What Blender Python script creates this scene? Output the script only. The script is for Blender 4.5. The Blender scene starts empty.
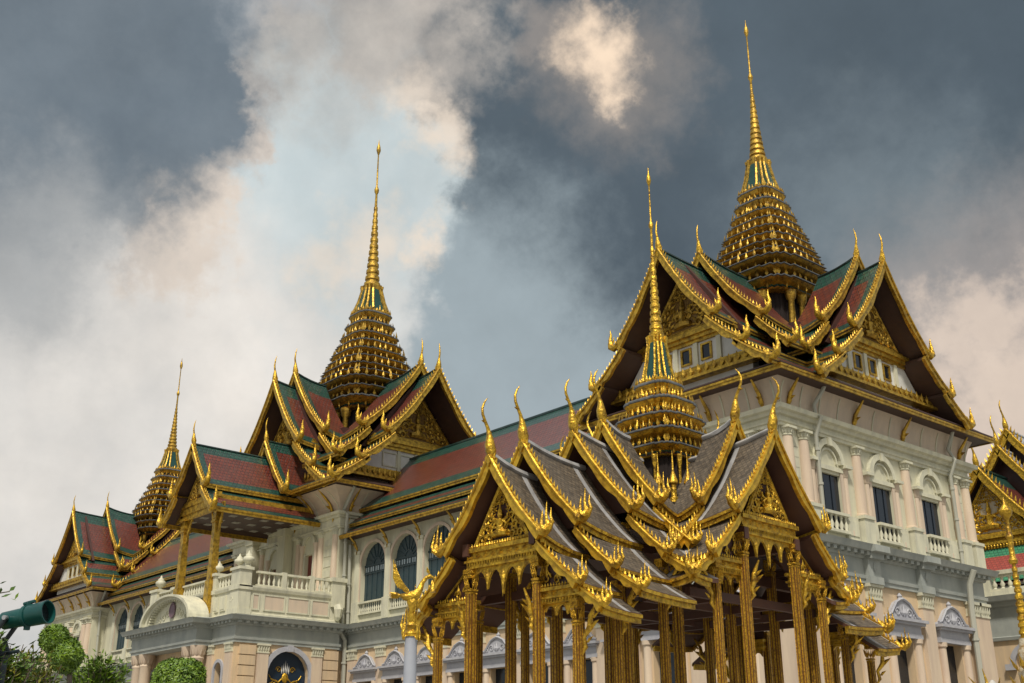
import bpy, bmesh, math, random
from mathutils import Vector, Matrix

R = math.radians
PI = math.pi
rnd = random.Random(7)
scene = bpy.context.scene
COL = scene.collection

# ------------------------------------------------------------------ camera
cam_data = bpy.data.cameras.new("camera")
cam_data.sensor_width = 36.0
cam_data.lens = 1119.18 / 1024.0 * 36.0
cam_data.clip_start = 0.1
cam_data.clip_end = 5000.0
cam = bpy.data.objects.new("camera", cam_data)
COL.objects.link(cam)
cam.location = (0.0, 0.0, 1.7)
cam.rotation_euler = (R(90 + 21.1097), 0.0, R(49.5405))
scene.camera = cam

# ------------------------------------------------------------------ sky and sun
world = bpy.data.worlds.new("World")
scene.world = world
world.use_nodes = True
wn, wl = world.node_tree.nodes, world.node_tree.links
for n in list(wn):
    wn.remove(n)


def wnode(t, **k):
    n = wn.new(t)
    for a, b in k.items():
        setattr(n, a, b)
    return n


def wmath(op, a, b=None, c=None, clamp=False):
    n = wnode("ShaderNodeMath", operation=op, use_clamp=clamp)
    for i, v in enumerate((a, b, c)):
        if v is None:
            continue
        if isinstance(v, (int, float)):
            n.inputs[i].default_value = v
        else:
            wl.new(v, n.inputs[i])
    return n.outputs[0]


SUN_DIR = Vector((0.40, -0.42, 0.81)).normalized()      # towards the veiled sun, high behind the camera
SUN_EL = math.asin(SUN_DIR.z)
SUN_AZ = math.atan2(SUN_DIR.x, SUN_DIR.y)
sky = wnode("ShaderNodeTexSky", sky_type="NISHITA", sun_disc=False)
sky.sun_elevation = SUN_EL
sky.sun_rotation = SUN_AZ
sky.air_density = 1.0
sky.dust_density = 1.5
skyv = wnode("ShaderNodeVectorMath", operation="SCALE")
wl.new(sky.outputs[0], skyv.inputs[0])
skyv.inputs["Scale"].default_value = 0.9

tc = wnode("ShaderNodeTexCoord")
DIR0 = tc.outputs["Generated"]


def wnoise(scale, detail=6.0, rough=0.55, vec=None, off=0.0):
    n = wnode("ShaderNodeTexNoise", noise_dimensions="4D")
    n.inputs["W"].default_value = off
    n.inputs["Scale"].default_value = scale
    n.inputs["Detail"].default_value = detail
    n.inputs["Roughness"].default_value = rough
    wl.new(vec if vec is not None else DIR0, n.inputs["Vector"])
    return n


# wind-torn directions: every cloud bank is laid out in these
def warp(*layers):
    v = DIR0
    for amount, scale, off in layers:
        nz = wnoise(scale, 6.0, 0.6, off=off)
        s = wnode("ShaderNodeVectorMath", operation="SUBTRACT")
        wl.new(nz.outputs["Color"], s.inputs[0])
        s.inputs[1].default_value = (0.5, 0.5, 0.5)
        m = wnode("ShaderNodeVectorMath", operation="SCALE")
        wl.new(s.outputs[0], m.inputs[0])
        m.inputs["Scale"].default_value = amount
        a = wnode("ShaderNodeVectorMath", operation="ADD")
        wl.new(v, a.inputs[0])
        wl.new(m.outputs[0], a.inputs[1])
        v = a.outputs[0]
    return v


WARP = warp((0.14, 5.0, 1.3), (0.12, 17.0, 3.2), (0.05, 50.0, 8.4))
WARP2 = warp((0.14, 11.0, 4.1), (0.07, 30.0, 6.2))


def bank(d, r_in, r_out, gain=1.0, vec=None):
    """soft cloud bank around direction d: 1 inside r_in, 0 beyond r_out (chord lengths on the unit sphere)"""
    dist = wnode("ShaderNodeVectorMath", operation="DISTANCE")
    wl.new(vec if vec is not None else WARP, dist.inputs[0])
    dist.inputs[1].default_value = Vector(d).normalized()
    mr = wnode("ShaderNodeMapRange", interpolation_type="SMOOTHSTEP")
    wl.new(dist.outputs["Value"], mr.inputs["Value"])
    mr.inputs["From Min"].default_value = r_out
    mr.inputs["From Max"].default_value = r_in
    mr.inputs["To Min"].default_value = 0.0
    mr.inputs["To Max"].default_value = gain
    return mr.outputs[0]


def wmax(*a):
    o = a[0]
    for b in a[1:]:
        o = wmath("MAXIMUM", o, b)
    return o


def wmix(f, a, b):
    n = wnode("ShaderNodeMix", data_type="RGBA")
    if isinstance(f, (int, float)):
        n.inputs[0].default_value = f
    else:
        wl.new(f, n.inputs[0])
    for i, v in ((6, a), (7, b)):
        if isinstance(v, tuple):
            n.inputs[i].default_value = (*v, 1.0)
        else:
            wl.new(v, n.inputs[i])
    return n.outputs[2]


def srgb(r, g, b):
    f = lambda c: (c / 255 / 12.92) if c / 255 <= 0.04045 else ((c / 255 + 0.055) / 1.055) ** 2.4
    return (f(r), f(g), f(b))


WB = 9.0    # cloud radiance relative to the background strength of 0.1


def cloudcol(r, g, b, k=1.0):
    c = srgb(r, g, b)
    return (c[0] * WB * k, c[1] * WB * k, c[2] * WB * k)


n_big = wnoise(3.2, 7.0, 0.6, off=2.0)
n_fine = wnoise(11.0, 8.0, 0.6, off=5.0)
n_mid = wnoise(8.0, 8.0, 0.62, off=7.0)
fine = wmath("SUBTRACT", n_fine.outputs["Fac"], 0.5)
# general high overcast veil
veil = wmix(n_big.outputs["Fac"], cloudcol(150, 162, 172), cloudcol(206, 208, 206))
col = wmix(0.80, skyv.outputs[0], veil)
slate = wmax(bank((-0.462, 0.715, 0.525), 0.280, 0.420, 1.00, WARP), bank((-0.532, 0.597, 0.600), 0.120, 0.200, 1.00, WARP), bank((-0.625, 0.589, 0.512), 0.120, 0.180, 1.00, WARP), bank((-0.664, 0.558, 0.497), 0.070, 0.110, 1.00, WARP), bank((-0.336, 0.804, 0.491), 0.240, 0.400, 1.00, WARP), bank((-0.607, 0.667, 0.432), 0.080, 0.200, 1.00, WARP))
col = wmix(slate, col, wmix(n_big.outputs["Fac"], cloudcol(66, 78, 88), cloudcol(104, 117, 127)))
under = wmax(bank((-0.728, 0.583, 0.361), 0.060, 0.190, 0.95, WARP), bank((-0.697, 0.650, 0.302), 0.050, 0.160, 0.90, WARP), bank((-0.444, 0.787, 0.429), 0.020, 0.160, 0.35, WARP))
col = wmix(under, col, cloudcol(164, 177, 183))
opening = wmax(bank((-0.759, 0.428, 0.490), 0.110, 0.150, 1.00, WARP), bank((-0.708, 0.432, 0.558), 0.050, 0.100, 1.00, WARP), bank((-0.799, 0.438, 0.412), 0.070, 0.130, 1.00, WARP))
col = wmix(opening, col, wmix(n_mid.outputs["Fac"], cloudcol(180, 199, 206), cloudcol(228, 231, 228)))
whites = wmax(bank((-0.914, 0.278, 0.295), 0.170, 0.270, 1.00, WARP), bank((-0.877, 0.344, 0.336), 0.080, 0.140, 1.00, WARP), bank((-0.840, 0.444, 0.313), 0.060, 0.120, 0.90, WARP), bank((-0.778, 0.498, 0.383), 0.030, 0.070, 0.60, WARP), bank((-0.943, 0.292, 0.161), 0.100, 0.300, 0.70, WARP))
col = wmix(whites, col, wmix(wmath("MULTIPLY_ADD", n_big.outputs["Fac"], 2.6, -0.8, True), cloudcol(192, 194, 194), cloudcol(248, 241, 232)))
rim = wmax(bank((-0.779, 0.351, 0.519), 0.030, 0.052, 1.00, WARP), bank((-0.812, 0.355, 0.462), 0.032, 0.054, 1.00, WARP), bank((-0.755, 0.340, 0.561), 0.016, 0.040, 0.90, WARP), bank((-0.841, 0.345, 0.417), 0.030, 0.060, 1.00, WARP))
col = wmix(rim, col, wmix(n_mid.outputs["Fac"], cloudcol(200, 190, 182), cloudcol(248, 234, 218)))
tops = wmax(bank((-0.715, 0.374, 0.591), 0.015, 0.080, 0.80, WARP), bank((-0.662, 0.439, 0.607), 0.030, 0.095, 0.90, WARP), bank((-0.643, 0.489, 0.590), 0.015, 0.075, 0.85, WARP), bank((-0.712, 0.435, 0.551), 0.005, 0.060, 0.40, WARP))
col = wmix(tops, col, wmix(n_fine.outputs["Fac"], cloudcol(112, 120, 128), cloudcol(244, 230, 214)))
scraps = wmax(bank((-0.688, 0.502, 0.525), 0.006, 0.046, 0.85, WARP2), bank((-0.733, 0.518, 0.441), 0.004, 0.036, 0.90, WARP2), bank((-0.759, 0.477, 0.443), 0.004, 0.045, 0.70, WARP2), bank((-0.691, 0.473, 0.547), 0.004, 0.040, 0.60, WARP2), bank((-0.784, 0.459, 0.417), 0.004, 0.040, 0.60, WARP2))
col = wmix(scraps, col, cloudcol(244, 228, 210))
dark_left = wmax(bank((-0.818, 0.209, 0.536), 0.130, 0.200, 1.00, WARP), bank((-0.794, 0.274, 0.542), 0.075, 0.115, 1.00, WARP), bank((-0.874, 0.207, 0.440), 0.050, 0.130, 0.75, WARP), bank((-0.836, 0.274, 0.476), 0.060, 0.100, 0.90, WARP), bank((-0.771, 0.290, 0.567), 0.030, 0.060, 0.80, WARP))
col = wmix(dark_left, col, wmix(n_mid.outputs["Fac"], cloudcol(82, 97, 110), cloudcol(140, 150, 158)))
left_low = wmax(bank((-0.887, 0.238, 0.396), 0.020, 0.130, 0.75, WARP), bank((-0.856, 0.298, 0.422), 0.010, 0.080, 0.50, WARP))
col = wmix(left_low, col, wmix(n_mid.outputs["Fac"], cloudcol(150, 157, 162), cloudcol(206, 204, 200)))
warm_halo = wmax(bank((-0.573, 0.601, 0.557), 0.020, 0.090, 0.55, WARP2), bank((-0.601, 0.550, 0.580), 0.010, 0.050, 0.60, WARP2), bank((-0.530, 0.619, 0.579), 0.005, 0.060, 0.45, WARP2))
col = wmix(warm_halo, col, cloudcol(168, 158, 150))
warm = wmax(bank((-0.566, 0.586, 0.581), 0.004, 0.052, 1.00, WARP2), bank((-0.573, 0.603, 0.555), 0.002, 0.034, 0.90, WARP2))
col = wmix(warm, col, cloudcol(255, 230, 203))
rwarm_halo = wmax(bank((-0.389, 0.857, 0.339), 0.020, 0.170, 0.75, WARP), bank((-0.437, 0.860, 0.265), 0.020, 0.120, 0.70, WARP))
col = wmix(rwarm_halo, col, cloudcol(186, 176, 170))
rwarm = wmax(bank((-0.396, 0.850, 0.348), 0.020, 0.060, 0.80, WARP), bank((-0.394, 0.874, 0.284), 0.030, 0.090, 0.90, WARP), bank((-0.424, 0.871, 0.247), 0.020, 0.070, 0.85, WARP))
col = wmix(rwarm, col, wmix(n_mid.outputs["Fac"], cloudcol(200, 184, 174), cloudcol(250, 230, 210)))
# unseen bright overcast round the sun, added behind the camera to light the facades
glowm = bank(tuple(SUN_DIR), .25, 1.05, 1.0, DIR0)
col = wmix(glowm, col, cloudcol(255, 248, 236, 1.0))
# small-scale tearing
mod = wmath("MULTIPLY_ADD", fine, 0.40, 1.0)
vm = wnode("ShaderNodeVectorMath", operation="SCALE")
wl.new(col, vm.inputs[0])
wl.new(mod, vm.inputs["Scale"])
bg = wnode("ShaderNodeBackground")
wl.new(vm.outputs[0], bg.inputs[0])
bg.inputs[1].default_value = 0.1
wo = wnode("ShaderNodeOutputWorld")
wl.new(bg.outputs[0], wo.inputs[0])

world.cycles.sampling_method = "MANUAL"
world.cycles.sample_map_resolution = 512

sd = bpy.data.lights.new("sun", "SUN")
sd.energy = 3.3
sd.angle = R(6)
sd.color = (1.0, 0.94, 0.85)
sun = bpy.data.objects.new("sun", sd)
COL.objects.link(sun)
sun.rotation_euler = SUN_DIR.to_track_quat("Z", "Y").to_euler()

scene.view_settings.view_transform = "Standard"
scene.view_settings.look = "None"
scene.view_settings.exposure = 0.08
scene.view_settings.gamma = 1.0
scene.view_settings.use_curve_mapping = False

# ------------------------------------------------------------------ materials
def mat(name, base, rough=0.7, metal=0.0, noise=0.0, nscale=1.0, dark=None, streak=0.0, bump=0.0, bscale=8.0, spec=0.5, detail=6.0):
    """principled material; dark = second colour blended in by noise (dirt, wear, patina)"""
    m = bpy.data.materials.new(name)
    m.use_nodes = True
    nt = m.node_tree
    b = nt.nodes["Principled BSDF"]
    b.inputs["Roughness"].default_value = rough
    b.inputs["Metallic"].default_value = metal
    b.inputs["Specular IOR Level"].default_value = spec
    b.inputs["Base Color"].default_value = (*base, 1)
    geo = nt.nodes.new("ShaderNodeNewGeometry")
    if dark is not None:
        n1 = nt.nodes.new("ShaderNodeTexNoise")
        n1.inputs["Scale"].default_value = nscale
        n1.inputs["Detail"].default_value = detail
        n1.inputs["Roughness"].default_value = 0.62
        src = geo.outputs["Position"]
        if streak:
            mp = nt.nodes.new("ShaderNodeMapping")
            mp.inputs["Scale"].default_value = (1.0, 1.0, streak)
            nt.links.new(src, mp.inputs["Vector"])
            src = mp.outputs[0]
        nt.links.new(src, n1.inputs["Vector"])
        mr = nt.nodes.new("ShaderNodeMapRange")
        nt.links.new(n1.outputs["Fac"], mr.inputs["Value"])
        mr.inputs["From Min"].default_value = 0.40
        mr.inputs["From Max"].default_value = 0.72
        mr.inputs["To Max"].default_value = noise
        mx = nt.nodes.new("ShaderNodeMix")
        mx.data_type = "RGBA"
        nt.links.new(mr.outputs[0], mx.inputs[0])
        mx.inputs[6].default_value = (*base, 1)
        mx.inputs[7].default_value = (*dark, 1)
        nt.links.new(mx.outputs[2], b.inputs["Base Color"])
    if bump:
        n2 = nt.nodes.new("ShaderNodeTexNoise")
        n2.inputs["Scale"].default_value = bscale
        n2.inputs["Detail"].default_value = 5
        nt.links.new(geo.outputs["Position"], n2.inputs["Vector"])
        bp = nt.nodes.new("ShaderNodeBump")
        bp.inputs["Strength"].default_value = bump
        bp.inputs["Distance"].default_value = 0.05
        nt.links.new(n2.outputs["Fac"], bp.inputs["Height"])
        nt.links.new(bp.outputs[0], b.inputs["Normal"])
    return m


def tile_mat(name, c1, c2, mortar, tw, th, rough, worn_sheen=None, worn_sheen_amt=0.5, coat=0.0, wscale=1.3):
    """roof tiles laid in courses over the UV map (metres)"""
    m = bpy.data.materials.new(name)
    m.use_nodes = True
    nt = m.node_tree
    b = nt.nodes["Principled BSDF"]
    b.inputs["Roughness"].default_value = rough
    b.inputs["Coat Weight"].default_value = coat
    b.inputs["Coat Roughness"].default_value = 0.25
    uv = nt.nodes.new("ShaderNodeUVMap")
    uv.uv_map = "UVMap"
    br = nt.nodes.new("ShaderNodeTexBrick")
    br.inputs["Scale"].default_value = 1.0
    br.inputs["Brick Width"].default_value = tw
    br.inputs["Row Height"].default_value = th
    br.inputs["Mortar Size"].default_value = min(tw, th) * 0.10
    br.inputs["Mortar Smooth"].default_value = 0.3
    br.inputs["Bias"].default_value = 0.0
    br.inputs["Color1"].default_value = (*c1, 1)
    br.inputs["Color2"].default_value = (*c2, 1)
    br.inputs["Mortar"].default_value = (*mortar, 1)
    nt.links.new(uv.outputs[0], br.inputs["Vector"])
    colr = br.outputs["Color"]
    geo = nt.nodes.new("ShaderNodeNewGeometry")
    n1 = nt.nodes.new("ShaderNodeTexNoise")
    n1.inputs["Scale"].default_value = wscale
    n1.inputs["Detail"].default_value = 7
    n1.inputs["Roughness"].default_value = 0.65
    nt.links.new(geo.outputs["Position"], n1.inputs["Vector"])
    if worn_sheen:
        mr = nt.nodes.new("ShaderNodeMapRange")
        nt.links.new(n1.outputs["Fac"], mr.inputs["Value"])
        mr.inputs["From Min"].default_value = 0.45
        mr.inputs["From Max"].default_value = 0.75
        mr.inputs["To Max"].default_value = worn_sheen_amt
        mx = nt.nodes.new("ShaderNodeMix")
        mx.data_type = "RGBA"
        nt.links.new(mr.outputs[0], mx.inputs[0])
        nt.links.new(colr, mx.inputs[6])
        mx.inputs[7].default_value = (*worn_sheen, 1)
        colr = mx.outputs[2]
    nt.links.new(colr, b.inputs["Base Color"])
    bp = nt.nodes.new("ShaderNodeBump")
    bp.inputs["Strength"].default_value = 0.6
    bp.inputs["Distance"].default_value = 0.03
    inv = nt.nodes.new("ShaderNodeMath")
    inv.operation = "SUBTRACT"
    inv.inputs[0].default_value = 1.0
    nt.links.new(br.outputs["Fac"], inv.inputs[1])
    nt.links.new(inv.outputs[0], bp.inputs["Height"])
    nt.links.new(bp.outputs[0], b.inputs["Normal"])
    return m


GOLD = mat("gilded_wood", (0.64, 0.40, 0.050), 0.40, 0.72, 1.0, 3.5, (0.16, 0.085, 0.02), bump=0.7, bscale=9)
GOLDP = mat("gilded_carving", (0.70, 0.435, 0.040), 0.37, 0.72, 1.0, 7.0, (0.16, 0.078, 0.016), bump=0.7, bscale=15)
GOLDB = mat("gilded_board", (0.76, 0.47, 0.042), 0.38, 0.68, 0.9, 4.5, (0.26, 0.13, 0.02), bump=0.35, bscale=11)
GOLDC = mat("gilded_mosaic_column", (0.66, 0.38, 0.028), 0.32, 0.75, 0.9, 22.0, (0.09, 0.030, 0.012), bump=0.8, bscale=40, detail=3)
GOLDD = mat("aged_gilding", (0.60, 0.375, 0.052), 0.42, 0.66, 1.0, 3.4, (0.10, 0.055, 0.018), bump=0.6, bscale=12)
SLATEB = mat("blue_grey_glaze", (0.065, 0.072, 0.080), 0.45, 0.0, 0.7, 5.0, (0.20, 0.20, 0.18))
GREENM = mat("green_glass_mosaic", (0.018, 0.075, 0.060), 0.25, 0.2, 0.7, 12.0, (0.012, 0.035, 0.035), detail=2)
MAROON = mat("dark_red_lacquer", (0.055, 0.018, 0.012), 0.55, 0.0, 0.6, 2.0, (0.025, 0.010, 0.008))
SOFFIT = mat("lacquered_soffit", (0.060, 0.030, 0.022), 0.6, 0.0, 0.7, 1.4, (0.035, 0.018, 0.014))
BEAM = mat("red_brown_timber", (0.085, 0.034, 0.018), 0.6, 0.0, 0.7, 2.0, (0.06, 0.022, 0.014))
DARKVOID = mat("painted_recess_shade", (0.020, 0.012, 0.010), 0.8)  # near-black base colour stands in for the shade in the spire recess
CREAM = mat("cream_green_stucco", (0.59, 0.565, 0.405), 0.75, 0.0, 0.75, 1.9, (0.40, 0.385, 0.29), streak=0.16, bump=0.12, bscale=5)
CREAMP = mat("pale_stucco_mouldings", (0.61, 0.585, 0.43), 0.72, 0.0, 0.75, 2.2, (0.37, 0.365, 0.29), streak=0.25, bump=0.12, bscale=6)
PINKP = mat("pink_stucco_panel", (0.60, 0.480, 0.355), 0.75, 0.0, 0.7, 1.8, (0.44, 0.37, 0.29), streak=0.2)
PEACH = mat("peach_stucco", (0.63, 0.465, 0.275), 0.75, 0.0, 0.85, 1.7, (0.43, 0.34, 0.24), streak=0.15, bump=0.1, bscale=4)
PEACHC = mat("pink_plaster_column", (0.61, 0.49, 0.355), 0.7, 0.0, 0.8, 1.9, (0.45, 0.34, 0.26), streak=0.15)
GREYG = mat("grey_green_entablature", (0.35, 0.365, 0.325), 0.7, 0.0, 0.75, 1.2, (0.22, 0.245, 0.23), streak=0.5, bump=0.1, bscale=5)
LAV = mat("lavender_grey_surround", (0.40, 0.40, 0.415), 0.7, 0.0, 0.6, 2.2, (0.24, 0.24, 0.29), bump=0.15, bscale=8)
WHITEP = mat("white_attic_panel", (0.66, 0.65, 0.60), 0.7, 0.0, 0.5, 1.5, (0.46, 0.45, 0.40))
SHUT = mat("dark_teal_shutter", (0.030, 0.055, 0.062), 0.45, 0.0, 0.5, 2.0, (0.016, 0.030, 0.036))
BLUEBLK = mat("blue_black_window", (0.010, 0.014, 0.020), 0.16)
GLASS = mat("painted_sky_glass", (0.30, 0.36, 0.38), 0.15)  # pale base colour paints the reflected sky onto the small panes
REDDOOR = mat("dark_red_door", (0.15, 0.035, 0.025), 0.5)
PIPE = mat("painted_iron_pipe", (0.40, 0.395, 0.32), 0.6, 0.0, 0.5, 3.0, (0.36, 0.36, 0.31))
PALEBORD = mat("weathered_lead_border", (0.37, 0.365, 0.36), 0.55, 0.0, 0.85, 2.6, (0.18, 0.175, 0.17))
REDTILE = tile_mat("maroon_glazed_tile", (0.165, 0.038, 0.022), (0.110, 0.027, 0.017), (0.040, 0.010, 0.008), 0.34, 0.36, 0.33, (0.105, 0.042, 0.030), 0.75, 0.25)  # noise patches of duller pink paint reflected sky into the tile colour
GREENTILE = tile_mat("green_glazed_tile", (0.020, 0.078, 0.054), (0.012, 0.050, 0.037), (0.006, 0.022, 0.018), 0.34, 0.36, 0.33, (0.030, 0.060, 0.050), 0.6, 0.25)
GREYTILE = tile_mat("weathered_grey_tile", (0.140, 0.108, 0.072), (0.058, 0.045, 0.032), (0.030, 0.024, 0.018), 0.13, 0.11, 0.62, (0.150, 0.122, 0.088), 0.7, 0.0, 5.0)
REDTILE2 = tile_mat("bright_red_tile", (0.36, 0.075, 0.055), (0.29, 0.055, 0.042), (0.12, 0.03, 0.025), 0.34, 0.30, 0.4, (0.25, 0.06, 0.05), 0.4)
GREENTILE2 = tile_mat("bright_green_tile", (0.05, 0.24, 0.12), (0.04, 0.19, 0.10), (0.015, 0.08, 0.045), 0.34, 0.30, 0.4)
MOSAIC = mat("white_gold_mosaic", (0.55, 0.49, 0.36), 0.35, 0.1, 0.9, 14.0, (0.30, 0.16, 0.03), detail=2, bump=0.5, bscale=30)


# ------------------------------------------------------------------ mesh building
class MB:
    def __init__(self, M=None):
        self.v, self.f, self.mi, self.uv = [], [], [], []
        self.M = M

    def add(self, vs, fs, mi=0, uvs=None):
        o = len(self.v)
        if self.M is not None:
            vs = [self.M @ Vector(p) for p in vs]
        self.v += [tuple(p) for p in vs]
        for k, f in enumerate(fs):
            self.f.append(tuple(o + i for i in f))
            self.mi.append(mi)
            self.uv.append(uvs[k] if uvs else None)
        return self

    def box(self, x0, x1, y0, y1, z0, z1, mi=0):
        vs = [(x, y, z) for z in (z0, z1) for x, y in ((x0, y0), (x1, y0), (x1, y1), (x0, y1))]
        return self.add(vs, [(3, 2, 1, 0), (4, 5, 6, 7), (0, 1, 5, 4), (1, 2, 6, 5), (2, 3, 7, 6), (3, 0, 4, 7)], mi)

    def frustum(self, cx, cy, z0, z1, a0, a1, mi=0, b0=None, b1=None):
        b0 = a0 if b0 is None else b0
        b1 = a1 if b1 is None else b1
        vs = [(cx - a0, cy - b0, z0), (cx + a0, cy - b0, z0), (cx + a0, cy + b0, z0), (cx - a0, cy + b0, z0),
              (cx - a1, cy - b1, z1), (cx + a1, cy - b1, z1), (cx + a1, cy + b1, z1), (cx - a1, cy + b1, z1)]
        return self.add(vs, [(3, 2, 1, 0), (4, 5, 6, 7), (0, 1, 5, 4), (1, 2, 6, 5), (2, 3, 7, 6), (3, 0, 4, 7)], mi)

    def rings(self, rings, mi=0, cap=True, mis=None):
        n = len(rings[0])
        vs = [p for r in rings for p in r]
        o = len(self.f)
        for j in range(len(rings) - 1):
            fs = [(j * n + i, j * n + (i + 1) % n, (j + 1) * n + (i + 1) % n, (j + 1) * n + i) for i in range(n)]
            if j == 0:
                self.add(vs, fs, mis[j] if mis else mi)
                base = len(self.v) - len(vs)
            else:
                for f in fs:
                    self.f.append(tuple(base + i for i in f))
                    self.mi.append(mis[j] if mis else mi)
                    self.uv.append(None)
        if cap:
            self.f.append(tuple(base + i for i in reversed(range(n))))
            self.mi.append(mis[0] if mis else mi)
            self.uv.append(None)
            self.f.append(tuple(base + (len(rings) - 1) * n + i for i in range(n)))
            self.mi.append(mis[-1] if mis else mi)
            self.uv.append(None)
        return self

    def lathe(self, cx, cy, prof, n=14, mi=0, mis=None):
        rs = [[(cx + r * math.cos(2 * PI * i / n), cy + r * math.sin(2 * PI * i / n), z) for i in range(n)] for z, r in prof]
        return self.rings(rs, mi, True, mis)

    def tube(self, pts, rad, n=6, mi=0):
        pts = [Vector(p) for p in pts]
        if isinstance(rad, (int, float)):
            rad = [rad] * len(pts)
        rs = []
        prev = None
        for i, p in enumerate(pts):
            t = (pts[min(i + 1, len(pts) - 1)] - pts[max(i - 1, 0)])
            t = t.normalized() if t.length > 1e-9 else Vector((0, 0, 1))
            if prev is None:
                a = t.orthogonal().normalized()
            else:
                a = prev - t * prev.dot(t)
                a = a.normalized() if a.length > 1e-6 else t.orthogonal().normalized()
            prev = a
            b = t.cross(a)
            r = max(rad[i], 0.003)
            rs.append([p + (a * math.cos(2 * PI * k / n) + b * math.sin(2 * PI * k / n)) * r for k in range(n)])
        return self.rings(rs, mi)

    def prism(self, poly, axis_a, axis_b, origin, depth_vec, mi=0):
        """polygon (a,b) in the plane origin + a*axis_a + b*axis_b, thickened by depth_vec"""
        o, A, B, D = Vector(origin), Vector(axis_a), Vector(axis_b), Vector(depth_vec)
        p0 = [o + A * a + B * b for a, b in poly]
        p1 = [p + D for p in p0]
        n = len(poly)
        fs = [tuple(range(n)), tuple(range(2 * n - 1, n - 1, -1))]
        fs += [(i, (i + 1) % n, n + (i + 1) % n, n + i) for i in range(n)]
        return self.add(p0 + p1, fs, mi)

    def leaf(self, base, up, side, L, Wd, T, mi=0, bend=0.0):
        """flame-shaped leaf: a flattened double pyramid with its widest point low down"""
        b, u, s = Vector(base), Vector(up).normalized(), Vector(side).normalized()
        f = u.cross(s).normalized()
        m = b + u * L * 0.35
        vs = [b, m + s * Wd / 2, m + f * T / 2, m - s * Wd / 2, m - f * T / 2, b + u * L + s * bend * L]
        return self.add(vs, [(0, 2, 1), (0, 3, 2), (0, 4, 3), (0, 1, 4), (5, 1, 2), (5, 2, 3), (5, 3, 4), (5, 4, 1)], mi)


ORG = {}   # world position of every parent


def empty(name, loc):
    o = bpy.data.objects.new(name, None)
    o.empty_display_size = 0.5
    COL.objects.link(o)
    o.location = loc
    ORG[o] = Vector(loc)
    return o


def build(name, mb, mats, parent=None, smooth=None, recalc=True, weld=False):
    """link the collected geometry as ONE mesh object whose origin is the base of its bounds"""
    if not mb.v:
        return None
    mats = mats if isinstance(mats, (list, tuple)) else [mats]
    lo = [min(p[i] for p in mb.v) for i in range(3)]
    hi = [max(p[i] for p in mb.v) for i in range(3)]
    org = Vector(((lo[0] + hi[0]) / 2, (lo[1] + hi[1]) / 2, lo[2]))
    me = bpy.data.meshes.new(name)
    me.from_pydata([tuple(Vector(p) - org) for p in mb.v], [], mb.f)
    for m in mats:
        me.materials.append(m)
    me.polygons.foreach_set("material_index", mb.mi)
    if any(u is not None for u in mb.uv):
        ul = me.uv_layers.new(name="UVMap")
        k = 0
        for f, u in zip(mb.f, mb.uv):
            for j in range(len(f)):
                ul.data[k].uv = u[j] if u else (0, 0)
                k += 1
    if weld:
        bm = bmesh.new()
        bm.from_mesh(me)
        bmesh.ops.remove_doubles(bm, verts=bm.verts, dist=1e-4)
        bm.to_mesh(me)
        bm.free()
    if recalc:
        bm = bmesh.new()
        bm.from_mesh(me)
        bmesh.ops.recalc_face_normals(bm, faces=bm.faces)
        bm.to_mesh(me)
        bm.free()
    if smooth:
        me.polygons.foreach_set("use_smooth", [True] * len(me.polygons))
        if smooth < 180:
            me.set_sharp_from_angle(angle=R(smooth))
    o = bpy.data.objects.new(name, me)
    COL.objects.link(o)
    if parent is not None:
        o.parent = parent
        o.location = org - ORG[parent]
    else:
        o.location = org
    ORG[o] = org
    return o


def tag(o, label=None, cat=None, group=None, kind=None):
    for k, v in (("label", label), ("category", cat), ("group", group), ("kind", kind)):
        if v:
            o[k] = v
    return o


def lerp(a, b, t):
    return a + (b - a) * t


# ------------------------------------------------------------------ Thai roofs
class Arm:
    """frame of one roof arm: u across the ridge, w outwards along it"""

    def __init__(self, c, d, M=None):
        self.c = Vector((c[0], c[1], 0))
        self.d = Vector((d[0], d[1], 0))
        self.s = Vector((-d[1], d[0], 0))
        self.M = M

    def p(self, u, w, z):
        return self.c + self.s * u + self.d * w + Vector((0, 0, z))


def slope(u0, z0, u1, z1, sag, n):
    """concave roof line from (u0,z0) down to (u1,z1)"""
    return [(lerp(u0, u1, t), lerp(z0, z1, t) - sag * 4 * t * (1 - t)) for t in (i / n for i in range(n + 1))]


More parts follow.
